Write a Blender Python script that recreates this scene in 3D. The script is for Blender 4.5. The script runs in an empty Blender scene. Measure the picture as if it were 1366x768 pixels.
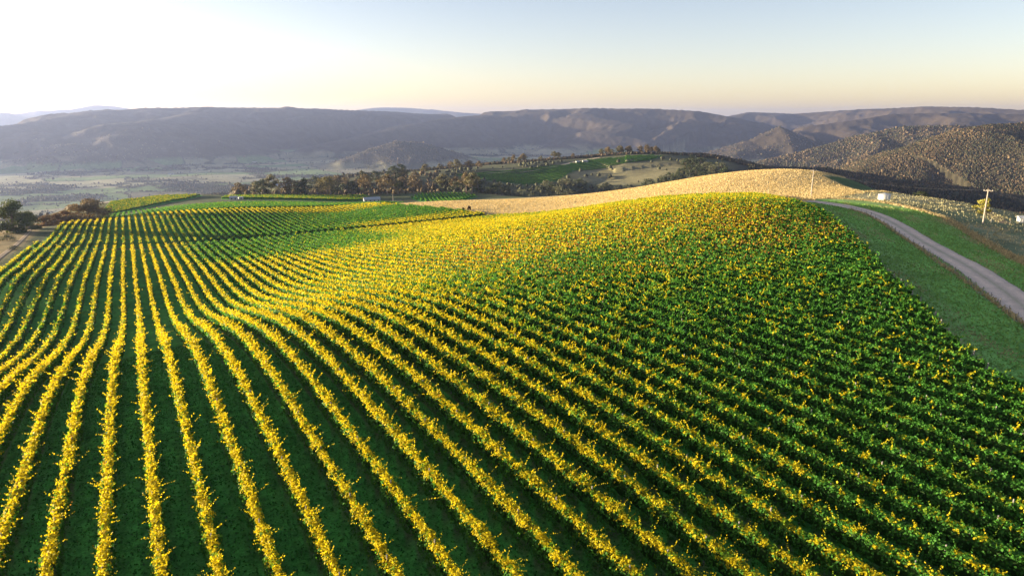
import bpy, math
import numpy as np

rng = np.random.default_rng(7)
scene = bpy.context.scene
COL = scene.collection

HAZE_DENSITY, HAZE_G, HAZE_COLOUR = 5.0e-5, .45, (.38, .47, .80, 1)
SUN_EL_DEG, SUN_AZ_DEG = 5.2, -51.0
SUN_STRENGTH, SKY_STRENGTH, AIR, DUST, OZONE, EXPOSURE = 5.0, .068, .8, 1.4, .6, 2.3
SKY_TINT = (1.08, .955, 1.03, 1)
SUN_COLOUR = (1.0, .83, .55)

# ------------------------------------------------------------------ camera model
FPX, W0, H0, HOR = 910.0, 1366.0, 768.0, 158.0
PITCH = math.atan((384.0 - HOR) / FPX)
YAW = math.radians(29.2916)          # vine rows run along +Y, the camera looks YAW to the right of them


def ray(u, v):
    """direction in the world of the photograph's pixel (u, v); the camera stands at the origin"""
    u, v = np.broadcast_arrays(np.asarray(u, float), np.asarray(v, float))
    x = (u - W0 / 2) / FPX; y = (H0 / 2 - v) / FPX
    cp, sp = math.cos(PITCH), math.sin(PITCH)
    fw = cp + y * sp; up = -sp + y * cp
    cy, sy = math.cos(YAW), math.sin(YAW)
    return np.stack([fw * sy + x * cy, fw * cy - x * sy, up], -1)


def at_dist(u, v, D):
    d = ray(u, v)
    return d * (np.asarray(D, float) / np.hypot(d[..., 0], d[..., 1]))[..., None]


# ------------------------------------------------------------------ noise
_perm = np.random.default_rng(3).permutation(4096).astype(np.int64)
_gr = np.random.default_rng(4).uniform(0, 2 * np.pi, 4096)
_gx, _gy = np.cos(_gr), np.sin(_gr)


def perlin(x, y):
    xi = np.floor(x).astype(np.int64); yi = np.floor(y).astype(np.int64)
    xf = x - xi; yf = y - yi

    def g(ix, iy, fx, fy):
        h = _perm[(ix + _perm[iy & 4095]) & 4095]
        return _gx[h] * fx + _gy[h] * fy
    u = xf * xf * xf * (xf * (xf * 6 - 15) + 10); w = yf * yf * yf * (yf * (yf * 6 - 15) + 10)
    a = g(xi, yi, xf, yf); b = g(xi + 1, yi, xf - 1, yf)
    c = g(xi, yi + 1, xf, yf - 1); d = g(xi + 1, yi + 1, xf - 1, yf - 1)
    return 1.41 * ((a + (b - a) * u) + ((c + (d - c) * u) - (a + (b - a) * u)) * w)


def fbm(x, y, oct=4, lac=2.03, gain=0.5):
    s = 0; a = 1.0; t = 0
    for k in range(oct):
        s = s + a * perlin(x * lac ** k + 17.3 * k, y * lac ** k - 9.1 * k); t += a; a *= gain
    return s / t


def sstep(a, b, x):
    t = np.clip((x - a) / (b - a), 0, 1)
    return t * t * (3 - 2 * t)


# ------------------------------------------------------------------ terrain of the near hill (10 m grid of heights)
GX0, GY0, GH, GNX, GNY = -170.0, -60.0, 10.0, 61, 83
# heights in decimetres, row by row from the south
GRID = np.array([
-278,-277,-276,-274,-273,-272,-271,-270,-269,-268,-267,-266,-266,-266,-266,-266,-267,-268,-269,-270,-272,-273,-275,-278,-281,-284,-288,-293,-298,-304,-311,-319,-328,-338,-349,-362,-376,-391,-408,-426,-447,-469,-493,-520,-548,-579,-612,-647,-684,-723,-763,-806,-849,-895,-941,-988,-1037,-1085,-1135,-1185,-1235,
-283,-282,-280,-279,-278,-276,-275,-274,-273,-271,-270,-270,-269,-268,-268,-268,-269,-269,-270,-271,-272,-274,-275,-277,-280,-283,-286,-291,-296,-301,-308,-316,-324,-334,-344,-356,-370,-384,-401,-419,-439,-461,-485,-511,-540,-570,-603,-638,-675,-715,-756,-798,-842,-888,-935,-982,-1031,-1080,-1130,-1180,-1230,
-288,-286,-285,-284,-282,-281,-279,-278,-277,-275,-274,-273,-272,-271,-270,-270,-270,-271,-271,-272,-273,-274,-275,-277,-279,-281,-284,-288,-293,-298,-305,-312,-320,-329,-339,-351,-364,-378,-394,-412,-431,-453,-477,-503,-531,-562,-595,-630,-667,-706,-748,-791,-835,-881,-928,-976,-1025,-1075,-1125,-1175,-1226,
-293,-291,-290,-288,-287,-285,-284,-282,-281,-279,-277,-276,-275,-274,-273,-272,-272,-272,-272,-273,-273,-274,-275,-276,-277,-280,-283,-286,-290,-296,-301,-308,-316,-325,-335,-346,-358,-372,-387,-404,-423,-445,-468,-494,-522,-552,-585,-621,-658,-698,-740,-783,-828,-874,-922,-970,-1020,-1070,-1120,-1171,-1221,
-298,-296,-295,-293,-292,-290,-289,-287,-285,-283,-281,-279,-278,-276,-275,-274,-274,-273,-273,-274,-274,-274,-274,-275,-276,-278,-281,-284,-288,-293,-298,-305,-312,-320,-330,-340,-352,-365,-380,-397,-415,-436,-459,-485,-513,-543,-576,-611,-649,-689,-731,-775,-821,-867,-915,-964,-1014,-1065,-1115,-1166,-1218,
-303,-301,-300,-298,-297,-295,-293,-292,-289,-287,-285,-283,-281,-279,-277,-276,-275,-275,-274,-274,-274,-274,-274,-274,-275,-277,-279,-282,-285,-290,-295,-301,-308,-316,-325,-335,-346,-359,-373,-389,-407,-427,-450,-475,-503,-533,-566,-602,-640,-680,-723,-767,-813,-861,-909,-959,-1009,-1060,-1111,-1163,-1214,
-308,-307,-305,-304,-302,-300,-299,-297,-294,-292,-289,-287,-284,-282,-280,-278,-277,-276,-275,-275,-275,-274,-274,-273,-274,-275,-277,-280,-283,-287,-292,-298,-305,-312,-320,-330,-340,-352,-365,-381,-398,-418,-440,-465,-492,-523,-556,-592,-630,-671,-714,-759,-806,-854,-903,-953,-1004,-1055,-1107,-1159,-1211,
-313,-312,-311,-309,-308,-306,-304,-302,-299,-297,-294,-291,-288,-285,-282,-280,-278,-277,-276,-276,-276,-274,-273,-272,-272,-273,-275,-277,-281,-285,-290,-295,-301,-308,-316,-324,-334,-345,-358,-372,-389,-408,-430,-454,-481,-512,-545,-581,-620,-662,-705,-751,-798,-847,-897,-948,-999,-1051,-1103,-1156,-1208,
-319,-317,-316,-315,-313,-312,-310,-308,-305,-302,-299,-296,-292,-288,-285,-282,-279,-278,-277,-276,-277,-274,-272,-271,-271,-272,-273,-275,-278,-282,-287,-292,-298,-304,-311,-319,-328,-339,-350,-364,-380,-398,-419,-443,-470,-500,-533,-570,-609,-652,-696,-742,-791,-840,-891,-942,-995,-1047,-1100,-1153,-1206,
-324,-323,-322,-321,-319,-318,-316,-314,-311,-308,-305,-301,-297,-293,-288,-284,-280,-279,-277,-274,-274,-272,-270,-269,-269,-270,-271,-273,-276,-280,-284,-289,-295,-301,-307,-315,-323,-332,-343,-355,-370,-387,-407,-431,-457,-487,-521,-558,-598,-641,-686,-734,-783,-834,-885,-937,-990,-1043,-1097,-1150,-1204,
-330,-329,-328,-327,-326,-324,-323,-320,-318,-315,-311,-307,-303,-298,-292,-287,-282,-279,-276,-272,-271,-269,-268,-268,-268,-269,-270,-271,-274,-278,-282,-287,-292,-297,-303,-310,-317,-325,-335,-346,-360,-376,-395,-418,-444,-474,-508,-546,-587,-630,-677,-725,-775,-827,-879,-932,-986,-1040,-1094,-1148,-1202,
-335,-335,-334,-333,-332,-331,-329,-328,-325,-322,-319,-314,-310,-304,-298,-292,-285,-280,-276,-272,-269,-268,-267,-267,-267,-267,-268,-270,-273,-276,-280,-285,-289,-294,-300,-305,-312,-319,-327,-337,-349,-364,-382,-404,-430,-460,-494,-533,-574,-619,-667,-716,-768,-820,-874,-928,-982,-1037,-1091,-1146,-1200,
-341,-341,-340,-340,-339,-338,-337,-335,-333,-330,-327,-323,-318,-312,-305,-299,-292,-284,-277,-271,-269,-267,-267,-266,-267,-267,-268,-269,-271,-274,-278,-282,-286,-291,-296,-301,-306,-312,-319,-328,-339,-352,-369,-390,-415,-445,-480,-519,-561,-607,-656,-707,-760,-814,-868,-923,-978,-1033,-1088,-1144,-1199,
-346,-346,-346,-346,-346,-345,-344,-343,-341,-339,-336,-332,-327,-321,-314,-306,-298,-288,-278,-273,-271,-269,-268,-268,-267,-267,-268,-269,-270,-273,-276,-280,-284,-288,-292,-297,-301,-306,-311,-318,-328,-340,-355,-375,-400,-430,-465,-504,-548,-595,-646,-698,-752,-807,-862,-918,-974,-1030,-1086,-1141,-1197,
-352,-352,-352,-352,-352,-352,-352,-351,-350,-348,-346,-342,-337,-331,-324,-314,-304,-294,-284,-278,-274,-273,-271,-271,-270,-269,-269,-269,-270,-271,-274,-277,-281,-284,-288,-292,-295,-299,-304,-309,-317,-327,-341,-360,-384,-414,-449,-489,-534,-583,-635,-689,-744,-800,-857,-913,-970,-1026,-1083,-1139,-1195,
-357,-358,-358,-359,-359,-359,-360,-359,-359,-358,-356,-353,-349,-343,-336,-326,-315,-304,-294,-287,-282,-279,-278,-276,-274,-273,-271,-270,-270,-270,-272,-274,-277,-281,-284,-287,-290,-293,-296,-301,-307,-315,-328,-344,-367,-397,-433,-474,-520,-571,-624,-680,-736,-794,-851,-908,-966,-1022,-1079,-1135,-1192,
-362,-363,-364,-365,-365,-366,-367,-368,-368,-368,-367,-365,-362,-357,-350,-341,-330,-319,-309,-301,-295,-291,-287,-284,-281,-278,-275,-272,-270,-270,-270,-271,-273,-276,-279,-281,-284,-287,-290,-293,-298,-305,-315,-329,-351,-380,-416,-458,-506,-558,-613,-670,-728,-787,-845,-903,-961,-1018,-1075,-1131,-1188,
-366,-368,-369,-370,-371,-373,-374,-375,-376,-377,-378,-377,-375,-372,-367,-359,-348,-338,-328,-319,-311,-305,-299,-294,-289,-284,-280,-275,-272,-269,-268,-268,-269,-271,-273,-276,-279,-281,-284,-287,-290,-296,-304,-316,-336,-364,-400,-442,-491,-545,-602,-660,-720,-780,-839,-897,-955,-1012,-1069,-1126,-1183,
-370,-372,-373,-375,-377,-379,-381,-383,-384,-386,-388,-389,-389,-387,-384,-378,-368,-358,-348,-338,-329,-321,-313,-306,-299,-292,-286,-280,-275,-270,-266,-264,-264,-265,-268,-271,-274,-277,-280,-282,-285,-289,-295,-306,-323,-349,-384,-426,-476,-531,-590,-650,-711,-772,-831,-889,-947,-1005,-1062,-1119,-1176,
-374,-376,-378,-380,-382,-384,-386,-389,-392,-394,-397,-399,-401,-402,-400,-396,-388,-378,-368,-358,-348,-338,-329,-320,-311,-302,-294,-286,-279,-272,-266,-262,-260,-260,-263,-267,-272,-275,-278,-280,-282,-285,-290,-298,-312,-335,-368,-411,-461,-517,-577,-639,-702,-762,-822,-880,-938,-996,-1053,-1110,-1167,
-377,-379,-381,-383,-386,-388,-391,-394,-397,-401,-405,-408,-411,-414,-414,-412,-405,-397,-388,-377,-366,-355,-344,-334,-323,-313,-303,-294,-284,-276,-268,-262,-258,-257,-261,-266,-271,-276,-278,-280,-282,-284,-288,-293,-304,-323,-354,-395,-444,-501,-562,-626,-690,-751,-810,-868,-926,-984,-1041,-1099,-1156,
-380,-382,-384,-386,-389,-392,-395,-398,-402,-406,-410,-415,-419,-423,-425,-424,-419,-412,-405,-395,-383,-372,-360,-348,-336,-325,-314,-303,-292,-282,-273,-265,-260,-259,-262,-268,-273,-278,-280,-282,-284,-286,-288,-291,-299,-315,-341,-380,-427,-483,-544,-610,-675,-735,-794,-853,-911,-969,-1027,-1085,-1142,
-382,-384,-387,-389,-392,-394,-398,-401,-405,-409,-414,-419,-424,-429,-432,-433,-429,-425,-419,-410,-399,-387,-374,-362,-350,-338,-326,-314,-303,-292,-282,-274,-268,-266,-268,-273,-277,-281,-284,-286,-287,-289,-290,-291,-297,-309,-330,-365,-409,-462,-522,-586,-651,-713,-773,-833,-893,-952,-1010,-1068,-1125,
-384,-386,-389,-391,-394,-396,-400,-403,-407,-411,-415,-420,-426,-431,-435,-437,-435,-433,-428,-421,-411,-400,-388,-376,-363,-351,-339,-327,-315,-304,-294,-286,-279,-277,-278,-280,-284,-287,-289,-290,-291,-292,-292,-293,-296,-305,-322,-351,-390,-439,-495,-556,-621,-685,-748,-811,-871,-931,-990,-1048,-1106,
-386,-388,-390,-393,-395,-398,-401,-404,-407,-411,-415,-420,-425,-430,-434,-437,-437,-437,-435,-429,-421,-411,-400,-389,-377,-365,-353,-341,-330,-319,-309,-301,-295,-291,-290,-291,-293,-294,-295,-296,-296,-296,-295,-294,-296,-302,-315,-338,-371,-413,-464,-523,-587,-654,-720,-785,-847,-908,-967,-1025,-1083,
-387,-389,-392,-394,-396,-399,-401,-404,-407,-410,-414,-418,-422,-426,-432,-436,-439,-440,-439,-436,-430,-421,-412,-401,-390,-379,-367,-356,-345,-335,-326,-318,-312,-308,-305,-304,-304,-303,-303,-302,-301,-299,-297,-296,-297,-300,-308,-324,-350,-385,-431,-487,-551,-621,-691,-758,-822,-883,-942,-1000,-1058,
-388,-391,-393,-395,-397,-400,-402,-405,-407,-410,-412,-415,-418,-422,-427,-434,-439,-443,-444,-442,-437,-431,-422,-413,-403,-393,-382,-372,-362,-352,-344,-336,-330,-325,-322,-319,-316,-314,-312,-309,-306,-303,-300,-297,-297,-297,-299,-309,-328,-357,-397,-449,-514,-587,-661,-730,-794,-855,-914,-972,-1029,
-390,-392,-394,-396,-399,-401,-403,-405,-407,-410,-412,-414,-416,-419,-424,-434,-441,-447,-449,-448,-445,-440,-433,-425,-416,-407,-397,-388,-379,-370,-362,-355,-349,-344,-339,-335,-330,-326,-321,-316,-311,-306,-301,-296,-293,-290,-289,-294,-306,-328,-361,-409,-475,-553,-632,-702,-766,-826,-884,-941,-998,
-392,-394,-396,-398,-400,-402,-404,-406,-408,-410,-413,-415,-417,-421,-427,-437,-446,-452,-455,-455,-453,-449,-443,-436,-429,-421,-412,-404,-396,-388,-381,-374,-368,-362,-357,-351,-345,-339,-332,-325,-318,-310,-303,-295,-289,-283,-279,-280,-287,-303,-329,-371,-436,-520,-604,-672,-735,-794,-852,-908,-965,
-394,-396,-398,-400,-402,-404,-406,-408,-410,-412,-415,-418,-422,-427,-434,-443,-452,-458,-461,-462,-461,-458,-453,-447,-441,-434,-427,-420,-413,-406,-399,-393,-387,-382,-376,-369,-362,-353,-344,-334,-325,-315,-305,-296,-286,-278,-272,-270,-273,-284,-306,-343,-405,-486,-567,-637,-700,-760,-817,-873,-929,
-397,-398,-400,-402,-404,-406,-408,-411,-413,-416,-419,-423,-427,-434,-442,-450,-458,-464,-468,-469,-469,-466,-463,-458,-453,-447,-441,-435,-429,-423,-417,-412,-407,-401,-395,-387,-379,-369,-357,-345,-334,-322,-310,-298,-287,-277,-269,-265,-266,-274,-293,-325,-380,-455,-531,-601,-665,-724,-782,-838,-893,
-400,-402,-404,-405,-407,-409,-412,-414,-417,-420,-423,-428,-434,-441,-449,-458,-465,-471,-475,-477,-477,-475,-472,-469,-464,-460,-455,-449,-444,-440,-435,-430,-425,-420,-414,-406,-396,-385,-372,-358,-345,-331,-318,-304,-292,-281,-272,-267,-267,-274,-291,-322,-371,-435,-503,-569,-632,-691,-748,-803,-857,
-403,-405,-407,-409,-411,-413,-416,-418,-421,-424,-428,-434,-440,-447,-456,-465,-472,-478,-482,-484,-484,-484,-482,-479,-475,-471,-467,-463,-459,-455,-451,-447,-443,-438,-432,-424,-414,-402,-388,-373,-358,-343,-328,-314,-300,-288,-279,-274,-274,-281,-298,-327,-370,-424,-484,-545,-604,-661,-716,-770,-823,
-407,-409,-411,-413,-415,-418,-420,-423,-426,-429,-434,-439,-446,-454,-462,-471,-479,-485,-489,-491,-492,-492,-490,-488,-485,-482,-479,-475,-472,-469,-466,-462,-459,-455,-449,-442,-432,-419,-404,-389,-373,-357,-341,-326,-312,-299,-290,-285,-285,-293,-309,-335,-373,-420,-472,-527,-582,-636,-688,-740,-791,
-412,-414,-416,-418,-420,-423,-425,-428,-431,-435,-440,-445,-452,-460,-468,-477,-485,-491,-495,-498,-499,-499,-498,-497,-494,-492,-489,-486,-484,-481,-479,-476,-473,-469,-464,-457,-447,-434,-420,-404,-388,-371,-355,-340,-326,-314,-305,-300,-300,-307,-322,-346,-379,-420,-466,-515,-565,-615,-665,-713,-762,
-418,-420,-422,-424,-426,-428,-431,-434,-437,-441,-446,-451,-458,-466,-475,-484,-491,-497,-502,-505,-506,-506,-506,-504,-502,-500,-498,-496,-494,-492,-489,-487,-485,-481,-476,-469,-460,-448,-434,-419,-403,-387,-371,-356,-342,-330,-321,-316,-316,-323,-337,-359,-388,-423,-464,-508,-553,-599,-645,-691,-737,
-424,-426,-428,-430,-432,-435,-437,-440,-444,-448,-453,-458,-465,-473,-482,-490,-498,-504,-508,-511,-512,-513,-512,-511,-510,-508,-506,-504,-502,-500,-498,-496,-494,-491,-486,-479,-470,-459,-447,-433,-417,-402,-387,-373,-360,-349,-340,-335,-334,-341,-354,-373,-399,-430,-465,-504,-545,-587,-630,-673,-715,
-431,-433,-435,-437,-439,-441,-444,-447,-451,-455,-460,-466,-473,-481,-489,-497,-505,-510,-514,-517,-518,-519,-518,-517,-516,-515,-513,-512,-510,-507,-505,-503,-500,-497,-492,-486,-478,-469,-458,-445,-431,-417,-403,-390,-378,-368,-361,-356,-356,-361,-372,-389,-411,-438,-470,-505,-541,-580,-618,-658,-697,
-438,-440,-442,-444,-446,-449,-451,-455,-458,-463,-468,-474,-480,-488,-496,-504,-511,-517,-520,-522,-523,-524,-524,-523,-522,-521,-519,-518,-516,-513,-510,-507,-504,-500,-496,-490,-483,-475,-466,-455,-444,-431,-419,-408,-398,-389,-382,-378,-377,-382,-391,-406,-425,-449,-477,-507,-540,-575,-610,-647,-683,
-446,-448,-450,-452,-454,-456,-459,-462,-466,-470,-475,-481,-488,-495,-503,-511,-518,-522,-525,-527,-528,-528,-528,-528,-527,-526,-525,-523,-521,-518,-514,-510,-506,-501,-497,-492,-487,-481,-474,-465,-455,-445,-435,-425,-416,-409,-403,-399,-399,-402,-410,-423,-440,-461,-485,-512,-542,-573,-606,-639,-672,
-454,-456,-458,-460,-462,-464,-467,-470,-474,-478,-482,-488,-494,-501,-508,-516,-522,-526,-528,-530,-531,-531,-532,-532,-531,-531,-530,-528,-525,-522,-517,-512,-507,-502,-498,-494,-491,-486,-481,-474,-466,-458,-450,-442,-434,-428,-423,-420,-419,-422,-429,-440,-455,-473,-495,-519,-546,-574,-603,-633,-664,
-463,-465,-467,-469,-471,-473,-475,-478,-481,-485,-489,-494,-500,-506,-512,-518,-524,-528,-531,-532,-533,-534,-534,-535,-535,-535,-534,-533,-530,-526,-521,-515,-509,-504,-500,-497,-494,-491,-487,-483,-477,-471,-464,-457,-451,-446,-441,-439,-439,-442,-448,-457,-470,-487,-506,-528,-551,-577,-603,-631,-658,
-472,-474,-476,-478,-479,-481,-484,-486,-489,-492,-496,-500,-505,-510,-515,-521,-526,-530,-532,-533,-534,-535,-536,-537,-538,-539,-539,-537,-535,-531,-525,-519,-513,-507,-503,-500,-498,-497,-494,-491,-487,-483,-477,-472,-467,-462,-459,-457,-457,-460,-466,-474,-486,-500,-518,-537,-558,-581,-605,-630,-655,
-482,-484,-485,-487,-489,-490,-492,-494,-497,-500,-503,-506,-510,-514,-519,-524,-529,-531,-533,-534,-535,-536,-537,-539,-541,-542,-543,-542,-540,-536,-530,-523,-517,-511,-507,-504,-503,-502,-501,-500,-497,-494,-490,-486,-482,-478,-476,-474,-475,-478,-483,-491,-501,-514,-530,-547,-566,-587,-609,-631,-654,
-493,-494,-495,-497,-498,-500,-501,-503,-505,-507,-509,-512,-515,-519,-523,-527,-531,-533,-533,-534,-534,-535,-537,-540,-543,-545,-547,-548,-546,-542,-535,-528,-521,-515,-511,-509,-508,-508,-508,-508,-507,-505,-502,-499,-496,-493,-492,-491,-492,-495,-500,-507,-517,-528,-542,-558,-575,-594,-613,-634,-654,
-503,-504,-506,-507,-508,-509,-511,-512,-513,-515,-517,-519,-521,-523,-526,-530,-533,-534,-533,-533,-533,-534,-537,-540,-544,-548,-552,-553,-552,-548,-541,-533,-525,-519,-515,-513,-513,-514,-515,-516,-516,-515,-513,-511,-509,-508,-507,-507,-508,-511,-516,-523,-532,-542,-555,-569,-585,-601,-619,-638,-657,
-514,-515,-516,-517,-518,-519,-520,-521,-522,-523,-525,-526,-527,-528,-530,-533,-535,-535,-533,-532,-532,-533,-536,-540,-545,-550,-555,-559,-559,-554,-546,-537,-529,-524,-520,-518,-519,-521,-523,-524,-525,-525,-524,-524,-523,-522,-522,-522,-524,-527,-532,-538,-546,-556,-568,-580,-595,-610,-626,-643,-660,
-526,-527,-527,-528,-529,-530,-531,-531,-532,-533,-533,-534,-534,-535,-536,-537,-538,-536,-534,-532,-531,-532,-535,-540,-546,-552,-558,-563,-565,-559,-550,-542,-534,-529,-526,-525,-527,-529,-531,-533,-535,-536,-536,-536,-536,-536,-536,-538,-540,-543,-548,-554,-561,-570,-580,-592,-605,-619,-634,-649,-664,
-537,-538,-539,-539,-540,-541,-541,-542,-542,-542,-542,-542,-542,-542,-543,-543,-543,-539,-535,-533,-531,-532,-536,-541,-547,-553,-559,-564,-566,-562,-554,-546,-539,-535,-534,-534,-536,-538,-541,-543,-545,-547,-548,-549,-549,-550,-551,-553,-555,-558,-563,-568,-575,-584,-593,-604,-616,-628,-642,-655,-669,
-549,-550,-551,-551,-551,-552,-552,-552,-552,-552,-552,-552,-552,-551,-551,-551,-549,-545,-540,-537,-535,-535,-538,-543,-549,-555,-561,-566,-567,-564,-559,-553,-547,-545,-544,-545,-547,-549,-552,-555,-557,-559,-560,-561,-563,-564,-565,-567,-570,-573,-578,-583,-590,-597,-606,-616,-626,-638,-650,-663,-675,
-562,-562,-562,-563,-563,-563,-564,-564,-563,-563,-563,-562,-562,-561,-560,-559,-557,-552,-547,-543,-541,-541,-543,-547,-553,-558,-564,-568,-570,-569,-565,-561,-558,-556,-556,-557,-559,-562,-565,-567,-569,-571,-573,-575,-576,-578,-580,-582,-585,-588,-592,-597,-603,-611,-619,-628,-637,-648,-659,-670,-682,
-574,-574,-575,-575,-575,-575,-575,-575,-575,-574,-574,-573,-572,-571,-570,-568,-565,-560,-555,-551,-549,-548,-550,-553,-558,-563,-568,-572,-574,-574,-573,-571,-570,-569,-570,-571,-573,-575,-578,-580,-583,-585,-587,-588,-590,-592,-594,-596,-599,-602,-606,-611,-617,-624,-631,-639,-648,-658,-668,-678,-689,
-586,-586,-587,-587,-587,-587,-587,-587,-586,-586,-585,-584,-583,-582,-580,-577,-574,-569,-564,-560,-557,-556,-557,-559,-563,-568,-573,-577,-580,-582,-583,-583,-583,-583,-584,-586,-588,-590,-592,-594,-596,-599,-600,-602,-604,-606,-608,-611,-613,-617,-621,-625,-630,-637,-643,-651,-659,-668,-677,-686,-696,
-599,-599,-599,-599,-599,-599,-599,-599,-598,-597,-597,-595,-594,-592,-590,-586,-583,-578,-573,-568,-565,-564,-564,-566,-570,-574,-579,-584,-588,-591,-593,-595,-596,-598,-599,-601,-603,-604,-606,-609,-611,-613,-615,-616,-618,-620,-622,-625,-627,-631,-634,-639,-644,-649,-655,-662,-670,-678,-686,-695,-703,
-611,-611,-611,-611,-611,-611,-611,-610,-610,-609,-608,-607,-605,-603,-600,-596,-592,-587,-582,-577,-574,-572,-572,-574,-577,-581,-586,-591,-596,-600,-604,-608,-610,-613,-614,-616,-618,-619,-621,-623,-625,-627,-629,-631,-632,-634,-636,-639,-641,-644,-648,-652,-656,-661,-667,-673,-680,-688,-695,-703,-711,
-623,-623,-623,-623,-623,-623,-623,-622,-622,-621,-620,-618,-616,-613,-610,-606,-601,-596,-591,-586,-582,-580,-580,-581,-584,-588,-594,-599,-605,-611,-616,-621,-624,-627,-629,-631,-633,-634,-636,-637,-639,-641,-643,-645,-646,-648,-650,-652,-655,-658,-661,-665,-669,-673,-679,-684,-691,-697,-704,-711,-719,
-635,-635,-635,-635,-635,-635,-634,-634,-633,-632,-631,-630,-627,-625,-621,-617,-611,-606,-600,-595,-590,-588,-587,-588,-592,-596,-601,-607,-614,-621,-627,-633,-638,-642,-644,-645,-647,-648,-650,-652,-653,-655,-657,-658,-660,-662,-664,-666,-668,-671,-674,-677,-681,-685,-690,-695,-701,-707,-713,-720,-726,
-647,-647,-647,-646,-646,-646,-646,-645,-645,-644,-643,-641,-639,-636,-632,-627,-622,-616,-609,-603,-598,-595,-595,-596,-599,-604,-609,-616,-623,-630,-638,-645,-651,-655,-657,-659,-660,-662,-664,-665,-667,-669,-670,-672,-674,-675,-677,-679,-681,-683,-686,-689,-692,-696,-701,-705,-711,-716,-722,-728,-734,
-658,-658,-658,-658,-657,-657,-657,-657,-656,-655,-654,-652,-650,-647,-643,-639,-633,-626,-619,-613,-607,-603,-602,-604,-607,-611,-617,-624,-631,-639,-648,-656,-663,-667,-669,-671,-673,-675,-676,-678,-680,-682,-684,-685,-687,-688,-690,-692,-693,-695,-698,-701,-704,-707,-711,-715,-720,-725,-730,-736,-741,
-669,-669,-668,-668,-668,-668,-668,-667,-667,-666,-665,-663,-661,-659,-655,-650,-644,-637,-630,-622,-616,-611,-610,-612,-615,-619,-625,-631,-639,-647,-656,-664,-671,-676,-679,-682,-684,-686,-688,-690,-693,-695,-696,-698,-700,-701,-702,-704,-705,-707,-709,-712,-714,-718,-721,-725,-729,-734,-738,-743,-748,
-679,-679,-679,-678,-678,-678,-678,-677,-677,-676,-675,-674,-672,-670,-666,-662,-655,-648,-640,-633,-626,-621,-620,-620,-623,-627,-632,-639,-646,-654,-663,-671,-678,-683,-687,-691,-694,-697,-699,-702,-704,-707,-709,-710,-712,-713,-714,-715,-717,-718,-720,-722,-725,-727,-731,-734,-738,-742,-746,-751,-755,
-689,-689,-688,-688,-688,-687,-687,-687,-686,-686,-685,-684,-682,-680,-677,-673,-666,-659,-651,-643,-636,-631,-629,-629,-631,-634,-640,-646,-653,-661,-669,-677,-684,-690,-695,-699,-703,-706,-710,-713,-716,-718,-720,-722,-723,-724,-725,-726,-727,-729,-730,-732,-734,-737,-739,-743,-746,-750,-754,-758,-762,
-698,-698,-697,-697,-697,-696,-696,-696,-695,-694,-694,-693,-691,-689,-686,-683,-677,-669,-660,-653,-646,-641,-638,-637,-639,-642,-647,-653,-660,-667,-675,-683,-690,-697,-702,-707,-711,-715,-719,-723,-726,-729,-731,-733,-734,-735,-736,-737,-737,-738,-740,-741,-743,-745,-748,-751,-754,-757,-761,-765,-769,
-707,-706,-706,-705,-705,-704,-704,-703,-703,-702,-701,-700,-699,-697,-694,-690,-684,-677,-669,-661,-654,-649,-646,-645,-646,-649,-653,-659,-666,-673,-681,-689,-696,-703,-709,-714,-719,-724,-728,-733,-736,-739,-742,-743,-744,-745,-746,-746,-747,-747,-748,-750,-751,-753,-756,-758,-761,-764,-768,-771,-775,
-715,-714,-713,-713,-712,-712,-711,-710,-710,-709,-708,-707,-705,-703,-700,-696,-691,-684,-676,-668,-661,-656,-653,-651,-652,-655,-660,-665,-672,-679,-687,-695,-702,-709,-716,-722,-727,-732,-737,-742,-746,-749,-751,-753,-754,-754,-754,-755,-755,-756,-756,-758,-759,-761,-763,-765,-768,-771,-774,-777,-780,
-722,-721,-721,-720,-719,-718,-717,-717,-716,-715,-714,-712,-711,-708,-705,-701,-696,-689,-682,-674,-667,-662,-658,-657,-658,-661,-665,-671,-678,-685,-692,-700,-708,-715,-722,-729,-735,-741,-746,-750,-754,-757,-760,-761,-762,-762,-762,-762,-763,-763,-764,-765,-766,-768,-770,-772,-774,-777,-780,-783,-786,
-729,-728,-727,-726,-725,-724,-723,-722,-721,-720,-718,-717,-715,-712,-709,-705,-700,-694,-686,-679,-672,-667,-663,-662,-664,-667,-671,-677,-683,-690,-698,-706,-714,-722,-729,-736,-743,-749,-754,-758,-762,-765,-767,-768,-769,-769,-769,-769,-769,-770,-770,-771,-773,-774,-776,-778,-780,-783,-786,-788,-791,
-735,-734,-733,-732,-730,-729,-728,-727,-726,-724,-722,-720,-718,-715,-712,-707,-702,-696,-689,-682,-676,-671,-668,-667,-669,-672,-677,-682,-689,-696,-703,-711,-719,-728,-736,-743,-750,-756,-761,-766,-769,-771,-773,-774,-775,-775,-775,-775,-775,-776,-776,-777,-778,-780,-782,-784,-786,-788,-791,-793,-796,
-740,-739,-738,-736,-735,-734,-732,-731,-729,-727,-725,-723,-720,-717,-714,-709,-704,-698,-692,-685,-679,-675,-672,-672,-674,-678,-682,-688,-694,-701,-709,-717,-725,-734,-742,-750,-757,-763,-768,-772,-775,-777,-778,-779,-780,-780,-780,-780,-780,-781,-781,-782,-784,-785,-787,-789,-791,-793,-796,-798,-801,
-745,-744,-742,-741,-739,-738,-736,-734,-732,-730,-728,-725,-722,-719,-715,-711,-705,-700,-694,-688,-683,-679,-677,-678,-680,-684,-689,-694,-701,-707,-714,-722,-731,-739,-748,-756,-763,-769,-774,-777,-780,-782,-783,-784,-784,-784,-784,-785,-785,-785,-786,-787,-788,-790,-792,-794,-796,-798,-800,-803,-805,
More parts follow.
